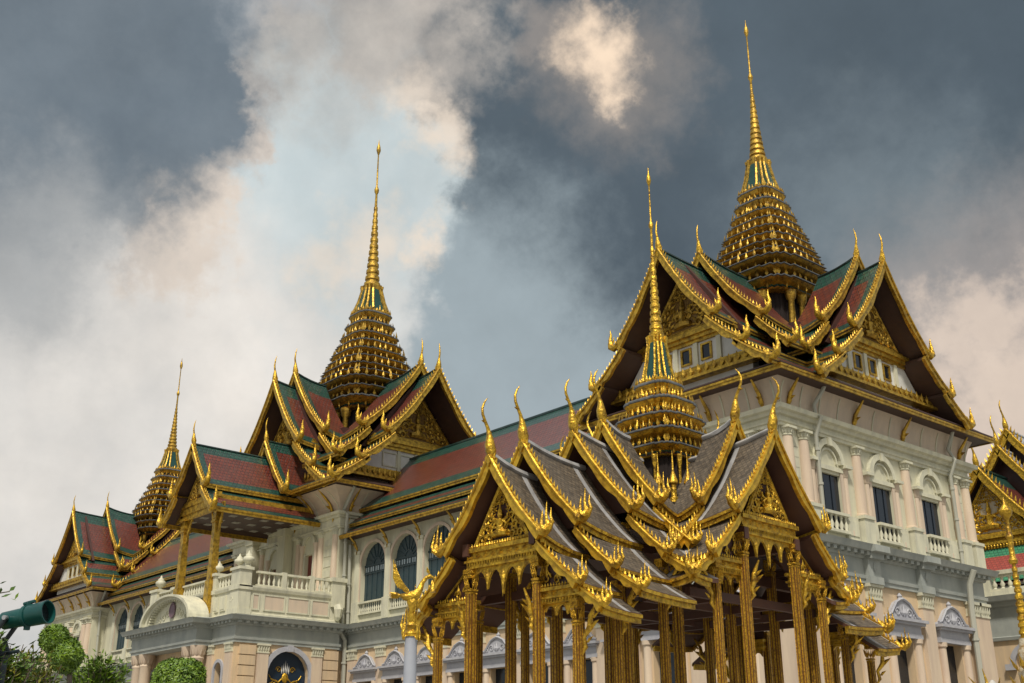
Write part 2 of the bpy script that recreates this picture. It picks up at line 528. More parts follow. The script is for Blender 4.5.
def roof(name, parent, A, prof, w0, w1, mats, rise=0.0, thick=0.14, ends=0.5, ridge=1, eave=1, cap=None, fascia=None, sides=(1, -1), fw0=None, band=None):
    """one roof tier over both slopes; border material on the ridge course, the eave course and along the gable end"""
    mb = MB(A.M)
    ws = sorted({w0, lerp(w0, w1, .25), lerp(w0, w1, .5), lerp(w0, w1, .75), w1 - ends, w1} | set(band or ()))
    dz = lambda w: rise * ((w - w0) / (w1 - w0)) ** 2
    L = [0.0]
    for a, b in zip(prof, prof[1:]):
        L.append(L[-1] + math.hypot(b[0] - a[0], b[1] - a[1]))
    n = len(prof)
    for sg in sides:
        for i in range(len(ws) - 1):
            for j in range(n - 1):
                q = [(sg * prof[j][0], ws[i], prof[j][1] + dz(ws[i])), (sg * prof[j][0], ws[i + 1], prof[j][1] + dz(ws[i + 1])),
                     (sg * prof[j + 1][0], ws[i + 1], prof[j + 1][1] + dz(ws[i + 1])), (sg * prof[j + 1][0], ws[i], prof[j + 1][1] + dz(ws[i]))]
                border = j < ridge or j >= n - 1 - eave or ws[i + 1] > w1 - ends + 1e-6
                if band and band[0] - 1e-6 <= ws[i] and ws[i + 1] <= band[1] + 1e-6:
                    border = True
                uv = [(ws[i], L[j]), (ws[i + 1], L[j]), (ws[i + 1], L[j + 1]), (ws[i], L[j + 1])]
                top = [A.p(*x) for x in q]
                bot = [p - Vector((0, 0, thick)) for p in top]
                mb.add(top, [(0, 1, 2, 3)], 1 if border else 0, [uv])
                mb.add(bot, [(3, 2, 1, 0)], 2)
                if j == n - 2:
                    mb.add([top[3], top[2], bot[2], bot[3]], [(0, 1, 2, 3)], 2)
                if j == 0 and prof[0][0] > 0.2:
                    mb.add([top[0], top[1], bot[1], bot[0]], [(0, 1, 2, 3)], 2)
                if i == len(ws) - 2:
                    mb.add([top[1], top[2], bot[2], bot[1]], [(0, 1, 2, 3)], 2)
                if i == 0:
                    mb.add([top[0], top[3], bot[3], bot[0]], [(0, 1, 2, 3)], 2)
    r = build(name, mb, mats, parent, recalc=False, weld=True)
    if cap and prof[0][0] < 0.05:
        mc = MB(A.M)
        mc.tube([A.p(0, w, prof[0][1] + dz(w) + cap * .25) for w in ws], cap, 6)
        build("ridge_cap", mc, mats[1], r, smooth=60)
    if fascia:
        h, th, m = fascia
        u1, z1 = prof[-1]
        f0 = w0 if fw0 is None else fw0
        wf = [f0] + [w for w in ws if w > f0 + .05]
        for sg in sides:
            mf = MB(A.M)
            rs = []
            for w in wf:
                z = z1 + dz(w)
                rs.append([A.p(sg * (u1 - th), w, z - .02), A.p(sg * (u1 + .02), w, z - .02), A.p(sg * (u1 + .02), w, z - h * .45),
                           A.p(sg * (u1 - .03), w, z - h * .5), A.p(sg * (u1 - .03), w, z - h), A.p(sg * (u1 - th), w, z - h)])
            mf.rings(rs)
            build("eave_fascia", mf, m, r)
    return r


def resample(pts, step):
    out, acc = [], 0.0
    for a, b in zip(pts, pts[1:]):
        seg = math.hypot(b[0] - a[0], b[1] - a[1])
        t = -acc
        while t + step <= seg + 1e-9:
            t += step
            k = t / seg
            out.append((lerp(a[0], b[0], k), lerp(a[1], b[1], k), (b[0] - a[0]) / seg, (b[1] - a[1]) / seg))
        acc = seg - t if seg - t < step else 0
    return out


def barge(parent, A, prof, w, sg, width, depth, tooth, wave=0.35, mat_=None, rise=0.0, tl=1.25):
    """gilded bargeboard following one slope at the gable end w, with its row of teeth and a rolled edge"""
    mat_ = mat_ or GOLD
    fine_ = []
    for a, b in zip(prof, prof[1:]):
        for k in range(3):
            fine_.append((lerp(a[0], b[0], k / 3), lerp(a[1], b[1], k / 3)))
    fine_.append(prof[-1])
    tot = sum(math.hypot(b[0] - a[0], b[1] - a[1]) for a, b in zip(fine_, fine_[1:]))
    mb = MB(A.M)
    rs, roll = [], []
    acc = 0.0
    N = len(fine_)
    for i, (u, z) in enumerate(fine_):
        if i:
            acc += math.hypot(u - fine_[i - 1][0], z - fine_[i - 1][1])
        a, b = fine_[max(i - 1, 0)], fine_[min(i + 1, N - 1)]
        tx, tz = b[0] - a[0], b[1] - a[1]
        l = math.hypot(tx, tz) or 1
        tx, tz = tx / l, tz / l
        nx, nz = -tz, tx                       # outward-up normal of a falling slope
        if nz < 0:
            nx, nz = -nx, -nz
        t = acc / tot
        sc = 1.0 + wave * (abs(math.sin(t * PI * 2.5)) - 0.5) * (0.25 + t)
        up, dn = width * 0.22, width * 0.78 * sc
        q = lambda o, ww: A.p(sg * (u + nx * o), ww, z + nz * o + rise)
        rs.append([q(up, w - depth * .5), q(up, w + depth * .5), q(-dn, w + depth * .5), q(-dn, w - depth * .5)])
        roll.append(q(up * .35, w + depth * .62))
    mb.rings(rs)
    mb.tube(roll, width * 0.17, 5)
    for (u, z, tx, tz) in resample(fine_, tooth):
        nx, nz = -tz, tx
        if nz < 0:
            nx, nz = -nx, -nz
        base = A.p(sg * (u + nx * width * .14), w + depth * .15, z + nz * width * .14 + rise)
        upv = A.s * (sg * (nx - 0.75 * tx)) + Vector((0, 0, nz - 0.75 * tz))
        side = A.s * (sg * tx) + Vector((0, 0, tz))
        mb.leaf(base, upv, side, tooth * tl, tooth * .62, depth * .7)
    return build("bargeboard", mb, mat_, parent)


def hanghong(parent, A, u, z, w, sg, size, prongs=1, mat_=None):
    """flame-like end finial where a bargeboard turns up"""
    mb = MB(A.M)
    P = lambda du, dw, dz_: A.p(sg * (u + du * size), w + dw * size, z + dz_ * size)
    mb.tube([P(-.55, 0, .40), P(-.25, 0, .02), P(.08, .03, -.12), P(.34, .04, .06), P(.40, .03, .32), P(.30, 0, .5)],
            [.16 * size, .22 * size, .24 * size, .22 * size, .16 * size, .07 * size], 7)
    if prongs == 1:
        mb.tube([P(.30, .02, .15), P(.42, 0, .55), P(.33, 0, .95), P(.38, 0, 1.30)], [.15 * size, .13 * size, .075 * size, .012 * size], 6)
        mb.leaf(P(.18, 0, .15), A.s * sg * -.2 + Vector((0, 0, 1)), A.s * sg, .6 * size, .24 * size, .14 * size)
    else:
        for k in range(prongs):
            t = k / (prongs - 1) - .5
            h = 1.40 - abs(t) * .95
            mb.tube([P(.26 + t * .40, .05, .02), P(.30 + t * .74, .05, .34), P(.26 + t * .60, .06, .34 + h * .32), P(.26 + t * .58, .0, .34 + h * .78)],
                    [.125 * size, .10 * size, .065 * size, .006 * size], 6)
        mb.tube([P(.1, .18, -.12), P(.3, .24, .02), P(.36, .16, .2)], [.12 * size, .16 * size, .06 * size], 6)
    return build("flame_finial", mb, mat_ or GOLDP, parent, smooth=50)


def chofa(parent, A, z, w, H, style=0, mat_=None, plate=.19):
    """roof-end finial: swan-like stem on the gable point"""
    mb = MB(A.M)
    P = lambda dw, dz_: A.p(0, w + dw * H, z + dz_ * H)
    if style == 0:
        mb.tube([P(-.02, -.12), P(0, .02), P(.03, .14), P(.03, .26), P(.05, .36)], [.075 * H, .105 * H, .095 * H, .065 * H, .045 * H], 8)
        mb.tube([P(.045, .33), P(.08, .44), P(.15, .56), P(.21, .68), P(.22, .80), P(.17, .92), P(.09, 1.02)],
                [.047 * H, .033 * H, .029 * H, .027 * H, .025 * H, .020 * H, .006 * H], 6)
        mb.leaf(P(.16, .54), A.d + Vector((0, 0, .2)), Vector((0, 0, 1)), .09 * H, .05 * H, .04 * H)
    else:
        mb.tube([P(-.02, -.15), P(0, .05), P(.02, .2), P(.03, .40)], [.085 * H, .12 * H, .085 * H, .04 * H], 7)
        mb.tube([P(.03, .35), P(.07, .6), P(.05, .85), P(.0, 1.05)], [.042 * H, .034 * H, .026 * H, .005 * H], 6)
    b = plate * H
    mb.prism([(0, -.02 * H), (b * .62, -b * .85), (0, -b * 2.0), (-b * .62, -b * .85)], A.s, (0, 0, 1), A.p(0, w - .07 * H, z), A.d * .14 * H)
    return build("gable_finial", mb, mat_ or GOLDP, parent, smooth=50)


def scroll(mb, c, ax, ay, r, turns, sgn, rad, mi=0):
    pts, rr = [], []
    n = int(10 * turns) + 4
    for i in range(n):
        t = i / (n - 1)
        a = sgn * t * turns * 2 * PI
        k = r * (1 - .85 * t)
        pts.append(Vector(c) + Vector(ax) * (k * math.cos(a)) + Vector(ay) * (k * math.sin(a)))
        rr.append(rad * (1 - .5 * t))
    mb.tube(pts, rr, 4, mi)


def pediment(parent, A, w, z0, half, h, seed=1, mats=None, frame=.12, figure=True, scale=1.0):
    """carved and gilded gable panel: coloured ground, moulded frame, flame scrolls round a seated figure"""
    rr = random.Random(seed)
    mats = mats or [GREENM, GOLDP, MAROON]
    mb = MB(A.M)
    mb.prism([(-half, 0), (half, 0), (0, h)], A.s, (0, 0, 1), A.p(0, w - .10, z0), A.d * .08, 0)
    ax, ay = A.s, Vector((0, 0, 1))
    for a, b in (((-half, 0), (half, 0)), ((-half, 0), (0, h)), ((half, 0), (0, h))):
        mb.tube([A.p(a[0], w, z0 + a[1]), A.p(b[0], w, z0 + b[1])], frame, 5, 1)
        mb.tube([A.p(a[0] * .88, w, z0 + .12 * frame + a[1] * .88 + frame * .9), A.p(b[0] * .88, w, z0 + b[1] * .86 + frame * .9)], frame * .4, 4, 1)
    row = 0
    z = .10 * h
    while z < .86 * h:
        wd = half * (1 - z / h) - frame * 1.3
        r = min(.115 * h, max(.05 * h, wd * .3)) * scale
        n = max(1, int(wd / (r * 1.55)))
        for k in range(n):
            u = (k + .5) / n * wd
            if figure and u < half * .16 and z < h * .55:
                continue
            for sg in (1, -1):
                c = A.p(sg * u, w + .02, z0 + z)
                scroll(mb, c, ax * sg, ay, r * .7, 1.3, 1, r * .26, 1)
                for q in range(5):
                    an = PI * (.05 + .24 * q) + rr.uniform(-.15, .15)
                    d = ax * (sg * math.cos(an)) + ay * math.sin(an)
                    mb.leaf(c + d * r * .5, d, d.cross(A.d), r * 1.2, r * .5, r * .4, 1, .15)
        z += r * 1.5
        row += 1
    if figure:
        f = .5 * h
        P = lambda u, zz, dw=.06: A.p(u * f, w + dw, z0 + .09 * h + zz * f)
        mb.tube([P(-.34, .08), P(0, .14), P(.34, .08)], [.10 * f, .15 * f, .10 * f], 6, 1)        # folded legs / mount
        mb.tube([P(0, .12), P(0, .34), P(0, .52), P(0, .60)], [.15 * f, .12 * f, .16 * f, .06 * f], 7, 1)
        mb.tube([P(0, .60), P(0, .70), P(0, .80), P(0, 1.12)], [.06 * f, .10 * f, .08 * f, .01 * f], 7, 1)
        for sg in (1, -1):
            mb.tube([P(sg * .14, .52), P(sg * .30, .40), P(sg * .20, .28)], [.06 * f, .05 * f, .04 * f], 5, 1)
            mb.tube([P(sg * .14, .52), P(sg * .34, .58), P(sg * .36, .74)], [.05 * f, .045 * f, .03 * f], 5, 1)
            mb.lathe(0, 0, [], 3) if False else None
    return build("pediment", mb, mats, parent)


# ------------------------------------------------------------------ prasat spires
RED = [(.96, .50), (.89, .50), (.89, .71), (.815, .71), (.815, .815), (.71, .815), (.71, .89), (.50, .89), (.50, .96)]


def redent(cx, cy, a, z):
    out = []
    for k in range(4):
        ca, sa = (1, 0, -1, 0)[k], (0, 1, 0, -1)[k]
        for x, y in RED:
            out.append((cx + a * (x * ca - y * sa), cy + a * (x * sa + y * ca), z))
    return out


def spire(parent, cx, cy, zb, rims, zn, zc, zr, zt, an0, an1, a_rec, z_rec, M=None, leafh=.42, ncol=3, leafn=5, gold=None, name="spire", prad=.19):
    """tiered spire. rims = [(z, half width)] from the lowest cornice up; zn neck top, zc cone top, zr ring, zt tip"""
    gold = gold or GOLDD
    main = {round(q[0], 4) for q in rims}
    if not prad < .15:                          # the big spires carry a lesser cornice between every two main ones
        dense = [rims[0]]
        for q0, q1 in zip(rims, rims[1:]):
            dense += [(lerp(q0[0], q1[0], .52), lerp(q0[1], q1[1], .50) * (1.0 if q1[1] > q0[1] else .985)), q1]
        rims = dense
    mb = MB(M)
    # recess under the first cornice, its shade painted near-black, with little gilded posts
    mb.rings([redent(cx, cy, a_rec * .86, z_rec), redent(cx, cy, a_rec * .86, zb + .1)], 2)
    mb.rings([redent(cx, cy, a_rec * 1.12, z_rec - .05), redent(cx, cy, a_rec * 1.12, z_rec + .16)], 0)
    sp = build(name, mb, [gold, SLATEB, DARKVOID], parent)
    k = (zt - zb) / 18.6
    for s4 in range(4):
        ca, sa = (1, 0, -1, 0)[s4], (0, 1, 0, -1)[s4]
        for j in range(-ncol // 2 + 1, ncol // 2 + 1):
            x, y = a_rec * .95, j * a_rec * .46
            px, py = cx + x * ca - y * sa, cy + x * sa + y * ca
            mp = MB(M)
            r = prad * k
            H = zb - z_rec
            mp.lathe(px, py, [(z_rec - .02, r * 1.5), (z_rec + H * .12, r * 1.5), (z_rec + H * .16, r), (z_rec + H * .8, r * .85), (z_rec + H * .86, r * 1.4), (zb + .05, r * 1.7)], 8)
            build("spire_post", mp, gold, sp, smooth=40)
    zprev, aprev = zb, rims[0][1]
    rv_ = random.Random(int(zt * 100))
    for i, (z, a) in enumerate(rims):
        mt = MB(M)
        h = z - zprev
        inner = min(aprev, a) * (.92 if i == 0 else .92)
        anext = rims[i + 1][1] if i + 1 < len(rims) else an0 * 1.05
        prof = [(zprev + .01, inner * .97, 0), (zprev + h * .10, inner * 1.01, 0), (zprev + h * .14, inner * .89, 2), (zprev + h * .32, inner * .89, 3), (zprev + h * .42, inner * .91, 0),
                (zprev + h * .54, a * .94, 0), (zprev + h * .60, a * .91, 0), (zprev + h * .80, a * 1.0, 1), (zprev + h * .83, a * 1.03, 1), (zprev + h * .91, a * 1.03, 1),
                (z, a * .97, 0), (z + h * .02, anext * .86, 0)]
        rs = [redent(cx, cy, p[1], p[0]) for p in prof]
        mt.rings(rs, 0, True, [p[2] for p in prof])
        lh = leafh * k * (1 - .03 * i) * (1.0 if round(z, 4) in main else .6)
        for s4 in range(4):
            ca, sa = (1, 0, -1, 0)[s4], (0, 1, 0, -1)[s4]
            spots = [(.96, j * .40) for j in (-1, 0, 1)] + [(.96, .2), (.96, -.2), (.89, .60), (.89, -.60), (.815, .77), (.815, -.77), (.60, .89)]
            for x, y in spots:
                px, py = cx + a * (x * ca - y * sa), cy + a * (x * sa + y * ca)
                big = 1.35 if abs(y) < .05 or abs(x - .815) < .01 else 1.0
                out = Vector((px - cx, py - cy, 0)).normalized()
                mt.leaf((px - out.x * a * .03, py - out.y * a * .03, z - h * .05), Vector((-out.x * .12, -out.y * .12, 1)), Vector((-out.y, out.x, 0)), lh * big * 1.15 * rv_.uniform(.85, 1.15), lh * .44 * big, lh * .30)
            # small niche figures standing round the body of the tier
            for j in range(leafn):
                y = (j - (leafn - 1) / 2) / leafn * 1.5
                x = 1.0 if abs(y) < .52 else (.91 if abs(y) < .72 else .80)
                px, py = cx + inner * .97 * (x * ca - y * sa), cy + inner * .97 * (x * sa + y * ca)
                out = Vector((px - cx, py - cy, 0)).normalized()
                mt.leaf((px, py, zprev + h * .12), Vector((out.x * .15, out.y * .15, 1)), Vector((-out.y, out.x, 0)), h * .46, h * .17, h * .15)
        build("spire_tier", mt, [gold, SLATEB, MAROON, GREENM], sp)
        zprev, aprev = z + h * .02, a * .86
    # bell-shaped neck
    z0 = rims[-1][0]
    mn = MB(M)
    pr = [(z0, an0 * 1.12, 0), (z0 + (zn - z0) * .07, an0 * 1.12, 0), (z0 + (zn - z0) * .10, an0, 1), (z0 + (zn - z0) * .45, lerp(an0, an1, .55), 1), (z0 + (zn - z0) * .86, an1 * 1.02, 0), (zn, an1 * 1.10, 0), (zn + .06 * k, an1 * 1.0, 0)]
    mn.rings([redent(cx, cy, p[1], p[0]) for p in pr], 0, True, [p[2] for p in pr])
    for s4 in range(4):
        ca, sa = (1, 0, -1, 0)[s4], (0, 1, 0, -1)[s4]
        for x, y in ((1.0, .46), (1.0, -.46), (.82, .82)):
            pts = [(cx + p[1] * 1.0 * (x * ca - y * sa), cy + p[1] * 1.0 * (x * sa + y * ca), p[0]) for p in pr[1:6]]
            mn.tube(pts, [.075 * k] * len(pts), 5, 0)
    build("spire_neck", mn, [gold, GREENM], sp)
    mc = MB(M)
    prof = [(zn, an1 * .95)]
    N = 13
    r0, r1 = an1 * .98, max(.10 * k, an1 * .16)
    for i in range(N):
        t0, t1 = i / N, (i + 1) / N
        za, zb_ = lerp(zn, zc, t0), lerp(zn, zc, t1)
        ra, rb = lerp(r0, r1, t0 ** .72), lerp(r0, r1, t1 ** .72)
        prof += [(za + (zb_ - za) * .05, ra), (za + (zb_ - za) * .55, ra * .97), (za + (zb_ - za) * .65, rb * .84), (zb_, rb * .84)]
    mc.lathe(cx, cy, prof, 14)
    build("spire_cone", mc, gold, sp, smooth=35)
    mr_ = MB(M)
    dr = zt - zc
    rr_ = r1 * .72
    zbulb = zt - dr * .22
    mr_.lathe(cx, cy, [(zc - .05 * k, rr_ * 1.2), (zr - .3 * k, rr_ * .95), (zr - .15 * k, rr_ * 1.9), (zr, rr_ * 2.1), (zr + .12 * k, rr_ * 1.5), (zr + .25 * k, rr_ * .8),
                       (zbulb - .1 * k, rr_ * .55), (zbulb, rr_ * 1.1), (zbulb + dr * .05, rr_ * 2.0), (zbulb + dr * .10, rr_ * 1.6), (zbulb + dr * .15, rr_ * .6), (zt, .01)], 10)
    build("spire_rod", mr_, gold, sp, smooth=45)
    return sp

# ------------------------------------------------------------------ ground
g = MB()
g.add([(-3000, -3000, 0), (3000, -3000, 0), (3000, 3000, 0), (-3000, 3000, 0)], [(0, 1, 2, 3)])
GROUND = mat("pale_courtyard_paving", (0.26, 0.25, 0.23), 0.85, 0.0, 0.6, 0.35, (0.16, 0.16, 0.15))
tag(build("courtyard_ground", g, GROUND), kind="structure")


# ------------------------------------------------------------------ facades
def FM(o, along, out):
    m = Matrix.Identity(4)
    for i, v in enumerate((Vector(along), Vector(out), Vector((0, 0, 1)))):
        m[0][i], m[1][i], m[2][i] = v
    m[0][3], m[1][3], m[2][3] = o
    return m


def wall_strip(mb, s0, s1, z0, z1, th, ops, mi=0):
    """wall slab with real openings; ops = (sa, sb, za, zb, arched)"""
    cur = s0
    for sa, sb, za, zb, arched in sorted(ops):
        if sa > cur:
            mb.box(cur, sa, -th, 0, z0, z1, mi)
        if za > z0:
            mb.box(sa, sb, -th, 0, z0, za, mi)
        if arched:
            r, c = (sb - sa) / 2, (sa + sb) / 2
            n = 10
            for k in range(n):
                a0, a1 = PI - PI * k / n, PI - PI * (k + 1) / n
                p = [(c + r * math.cos(a0), zb + r * math.sin(a0)), (c + r * math.cos(a1), zb + r * math.sin(a1))]
                mb.prism([p[0], p[1], (p[1][0], z1), (p[0][0], z1)], (1, 0, 0), (0, 0, 1), (0, -th, 0), (0, th, 0), mi)
        else:
            mb.box(sa, sb, -th, 0, zb, z1, mi)
        cur = sb
    if cur < s1:
        mb.box(cur, s1, -th, 0, z0, z1, mi)


def rect_rings(mb, x0, x1, y0, y1, prof, mi=0, mis=None):
    mb.rings([[(x0 - o, y0 - o, z), (x1 + o, y0 - o, z), (x1 + o, y1 + o, z), (x0 - o, y1 + o, z)] for z, o in prof], mi, True, mis)


def arch_trim(mb, c, zb, r, wd, dep, n0=0.0, mi=0, n=14):
    for k in range(n):
        a0, a1 = PI * k / n, PI * (k + 1) / n
        q = [(c + rr * math.cos(a), zb + rr * math.sin(a)) for rr, a in ((r, a0), (r + wd, a0), (r + wd, a1), (r, a1))]
        mb.prism(q, (1, 0, 0), (0, 0, 1), (0, n0, 0), (0, dep, 0), mi)


def column_part(parent, M, s, z0, z1, r, m, n=0.0, ped=None, capm=None, square=False):
    """attached column with base, tapering shaft and leafy capital"""
    mb = MB(M)
    capm = capm or CREAMP
    hc = r * 1.5
    if square:
        w = r
        mb.box(s - w, s + w, n, n + r * .45, z0, z1 - hc, 0)
    else:
        mb.lathe(s, n, [(z0, r * 1.22), (z0 + r * .35, r * 1.22), (z0 + r * .45, r * 1.02), (z0 + (z1 - z0) * .4, r), (z1 - hc, r * .86)], 14, 0)
    if ped is not None:
        mb.box(s - r * 1.4, s + r * 1.4, n, n + r * 1.35, ped, z0 - .08, 1)
        mb.box(s - r * 1.6, s + r * 1.6, n, n + r * 1.55, z0 - .16, z0, 1)
    if square:
        mb.box(s - r * 1.08, s + r * 1.08, n, n + r * .55, z1 - hc, z1 - hc * .86, 1)
        for k in range(5):
            mb.leaf((s - r * .9 + k * r * .45, n + r * .45, z1 - hc * .84), (0, .25, 1), (1, 0, 0), hc * .62, r * .5, r * .3, 1)
        mb.box(s - r * .98, s + r * .98, n, n + r * .48, z1 - hc * .86, z1 - hc * .2, 1)
        mb.box(s - r * 1.2, s + r * 1.2, n, n + r * .72, z1 - hc * .2, z1, 1)
    else:
        mb.lathe(s, n, [(z1 - hc, r * .95), (z1 - hc * .9, r * 1.02), (z1 - hc * .8, r * .88), (z1 - hc * .25, r * 1.12)], 12, 1)
        for k in range(7):
            a = PI * k / 6
            mb.leaf((s + r * .9 * math.cos(a), n + r * .9 * math.sin(a), z1 - hc * .8), (math.cos(a) * .3, math.sin(a) * .3, 1), (-math.sin(a), math.cos(a), 0), hc * .6, r * .5, r * .3, 1)
        mb.box(s - r * 1.2, s + r * 1.2, n - .02, n + r * 1.25, z1 - hc * .25, z1, 1)
    return build("column", mb, [m, capm], parent, smooth=35)


def baluster_row(parent, M, s0, s1, z0, z1, n=0.12, dep=.28, step=.34, posts=True, mat_=None, name="balustrade"):
    mb = MB(M)
    mb.box(s0, s1, n - dep / 2, n + dep / 2, z0, z0 + (z1 - z0) * .14)
    mb.box(s0 - .002, s1 + .002, n - dep * .6, n + dep * .6, z1 - (z1 - z0) * .14, z1)
    k = max(1, int((s1 - s0) / step))
    h0, h1 = z0 + (z1 - z0) * .14, z1 - (z1 - z0) * .14
    for i in range(k):
        s = s0 + (i + .5) * (s1 - s0) / k
        r = step * .30
        mb.lathe(s, n, [(h0, r), (lerp(h0, h1, .1), r * .6), (lerp(h0, h1, .35), r * 1.1), (lerp(h0, h1, .6), r * .55), (lerp(h0, h1, .9), r * .6), (h1, r)], 7)
    return build(name, mb, mat_ or CREAMP, parent, smooth=50)


def hooded_door(parent, M, s, w=1.7, ztop=7.85, name="door"):
    """ground-floor opening: dark leaf deep in the wall, lavender entablature and carved hood"""
    mb = MB(M)
    mb.box(s - w / 2, s + w / 2, -.50, -.42, 0, ztop)
    d = build(name, mb, BLUEBLK, parent)
    mf = MB(M)
    for sg in (-1, 1):
        x = s + sg * (w / 2 + .32)
        mf.lathe(x, .05, [(0, .30), (.5, .30), (.6, .24), (ztop - .25, .22), (ztop - .2, .29), (ztop, .30)], 10)
    build("door_jamb", mf, PEACHC, d, smooth=40)
    mh = MB(M)
    b = w / 2 + .62
    for z0, z1, e, dp in ((ztop, ztop + .22, 0, .26), (ztop + .22, ztop + .62, -.06, .22), (ztop + .62, ztop + .74, .10, .42), (ztop + .74, ztop + .88, .2, .55)):
        mh.box(s - b - e, s + b + e, -.02, dp, z0, z1)
    z = ztop + .88
    H = 1.05
    outline = [(-b - .1, 0), (b + .1, 0), (b * .98, .10), (b * .80, .16), (b * .62, .42), (b * .42, .72), (b * .18, .86), (0, .92), (-b * .18, .86), (-b * .42, .72), (-b * .62, .42), (-b * .80, .16), (-b * .98, .10)]
    mh.prism([(a, c * H) for a, c in outline], (1, 0, 0), (0, 0, 1), (s, 0, z), (0, .20, 0))
    rim = [Vector((s + a, .24, z + c * H)) for a, c in outline[2:]]
    mh.tube(rim, .075, 5)
    for sg in (-1, 1):
        scroll(mh, (s + sg * b * .36, .22, z + .30), (sg, 0, 0), (0, 0, 1), .24, 1.4, 1, .055)
        scroll(mh, (s + sg * b * .68, .22, z + .18), (sg, 0, 0), (0, 0, 1), .15, 1.2, 1, .045)
        mh.leaf((s + sg * .12, .22, z + .12), (sg * .3, 0, 1), (1, 0, 0), .5, .22, .12)
    mh.leaf((s, .24, z + .06), (0, 0, 1), (1, 0, 0), .62, .32, .22)
    mh.lathe(s, .1, [(z + .9 * H, .14), (z + .98 * H, .10), (z + 1.06 * H, .14), (z + 1.2 * H, .03)], 8)
    build("door_hood", mh, LAV, d)
    return d


def upper_window(parent, M, s, w=1.5, z0=13.2, z1=15.25, zs=15.75, r=.88, zb=12.35, m=None, balus=True):
    mb = MB(M)
    mb.box(s - w / 2, s + w / 2, -.5, -.14, zb, z1)
    for k in range(1, 3):
        mb.box(s - w / 2 + w * k / 3 - .025, s - w / 2 + w * k / 3 + .025, -.14, -.10, zb, z1)
    wd = build("window", mb, m or BLUEBLK, parent)
    mf = MB(M)
    for sg in (-1, 1):
        mf.box(s + sg * (w / 2 + .11) - .11, s + sg * (w / 2 + .11) + .11, 0, .07, zb, z1 + .15, 1)
        mf.lathe(s + sg * (w / 2 + .42), .0, [(zb, .22), (zb + .25, .22), (zb + .32, .16), (zs - .55, .14), (zs - .5, .18), (zs - .15, .22), (zs, .23)], 9, 1)
        mf.box(s + sg * (w / 2 + .42) - .3, s + sg * (w / 2 + .42) + .3, 0, .34, zs - .12, zs + .03)
    mf.box(s - w / 2 - .2, s + w / 2 + .2, 0, .10, z1 + .15, zs - .13)
    arch_trim(mf, s, zs + .03, r, .30, .22)
    arch_trim(mf, s, zs + .03, r * .72, .10, .10)
    mf.box(s - .13, s + .13, 0, .3, zs + r - .05, zs + r + .36)
    build("window_frame", mf, [CREAMP, PINKP], wd, smooth=35)
    if balus:
        b = baluster_row(wd, M, s - w / 2 - .05, s + w / 2 + .05, zb, z0 + .12, n=.16, step=.37)
    return wd


def arched_shutter(parent, M, s, w=3.25, z0=13.5, zs=16.3, name="window"):
    r = w / 2
    mb = MB(M)
    pts = [(-r, z0), (r, z0)] + [(r * math.cos(PI * k / 14), zs + r * math.sin(PI * k / 14)) for k in range(15)]
    mb.prism(pts, (1, 0, 0), (0, 0, 1), (s, -.42, 0), (0, .06, 0), 0)
    for k in range(5):
        x = -r + w * (k + .5) / 5
        mb.box(s + x - .035, s + x + .035, -.36, -.31, z0, zs, 0)
    mb.box(s - r, s + r, -.36, -.30, zs - .62, zs - .52, 0)
    mb.box(s - r, s + r, -.36, -.28, zs - .06, zs + .06, 0)
    for k in range(1, 8):
        a = PI * k / 8
        mb.tube([(s + .5 * math.cos(a), -.33, zs + .5 * math.sin(a)), (s + (r - .05) * math.cos(a), -.33, zs + (r - .05) * math.sin(a))], .04, 4, 0)
    arch_trim(mb, s, zs, .45, .09, .05, -.36, 0)
    wd = build(name, mb, SHUT, parent)
    for k in range(5):
        x = -r + w * (k + .5) / 5
        mp = MB(M)
        mp.box(s + x - .21, s + x + .21, -.355, -.335 + .004 * (k % 2), zs - .46, zs - .10)
        build("window_pane", mp, GLASS, wd)
    mf = MB(M)
    arch_trim(mf, s, zs, r, .22, .12)
    for sg in (-1, 1):
        mf.box(s + sg * (r + .11) - .11, s + sg * (r + .11) + .11, 0, .10, z0, zs)
    build("window_frame", mf, PINKP, wd, smooth=35)
    return wd


def bracket(parent, p, out, z1, reach, h, mat_=None):
    """slender gilded eave bracket (a stretched naga)"""
    p, o = Vector(p), Vector(out)
    up = Vector((0, 0, 1))
    mb = MB()
    pts = [p, p + o * reach * .16 + up * h * .22, p + o * reach * .30 + up * h * .48, p + o * reach * .62 + up * h * .72, p + o * reach + up * h]
    mb.tube(pts, [.05, .13, .10, .085, .04], 6)
    mb.leaf(p + o * reach * .2 + up * h * .3, o + up * .2, up, h * .28, h * .14, .08)
    mb.leaf(p + o * .03 + up * .02, -up + o * .2, o, h * .30, .2, .12)
    return build("eave_bracket", mb, mat_ or GOLD, parent, smooth=50)


def drainpipe(parent, pts, r=.09):
    mb = MB()
    mb.tube(pts, r, 8)
    for a, b in zip(pts, pts[1:]):
        if abs(b[2] - a[2]) > 2:
            for t in (.15, .5, .85):
                c = Vector(a).lerp(Vector(b), t)
                mb.lathe(c.x, c.y, [(c.z - .06, r * 1.35), (c.z + .06, r * 1.35)], 8)
    return build("drainpipe", mb, PIPE, parent, smooth=40)


# ------------------------------------------------------------------ the throne hall
PEDG = mat('gilt_ground_of_gables', (0.22, 0.12, 0.02), .5, .3, .8, 6., (.05, .022, .012), bump=1., bscale=10)
HALL = empty("throne_hall", (-78.0, 50.0, 0))
tag(HALL, "long cream and peach palace hall with maroon roofs and three gilded tiered spires", "palace")
ROOFM = [REDTILE, GREENTILE, SOFFIT]


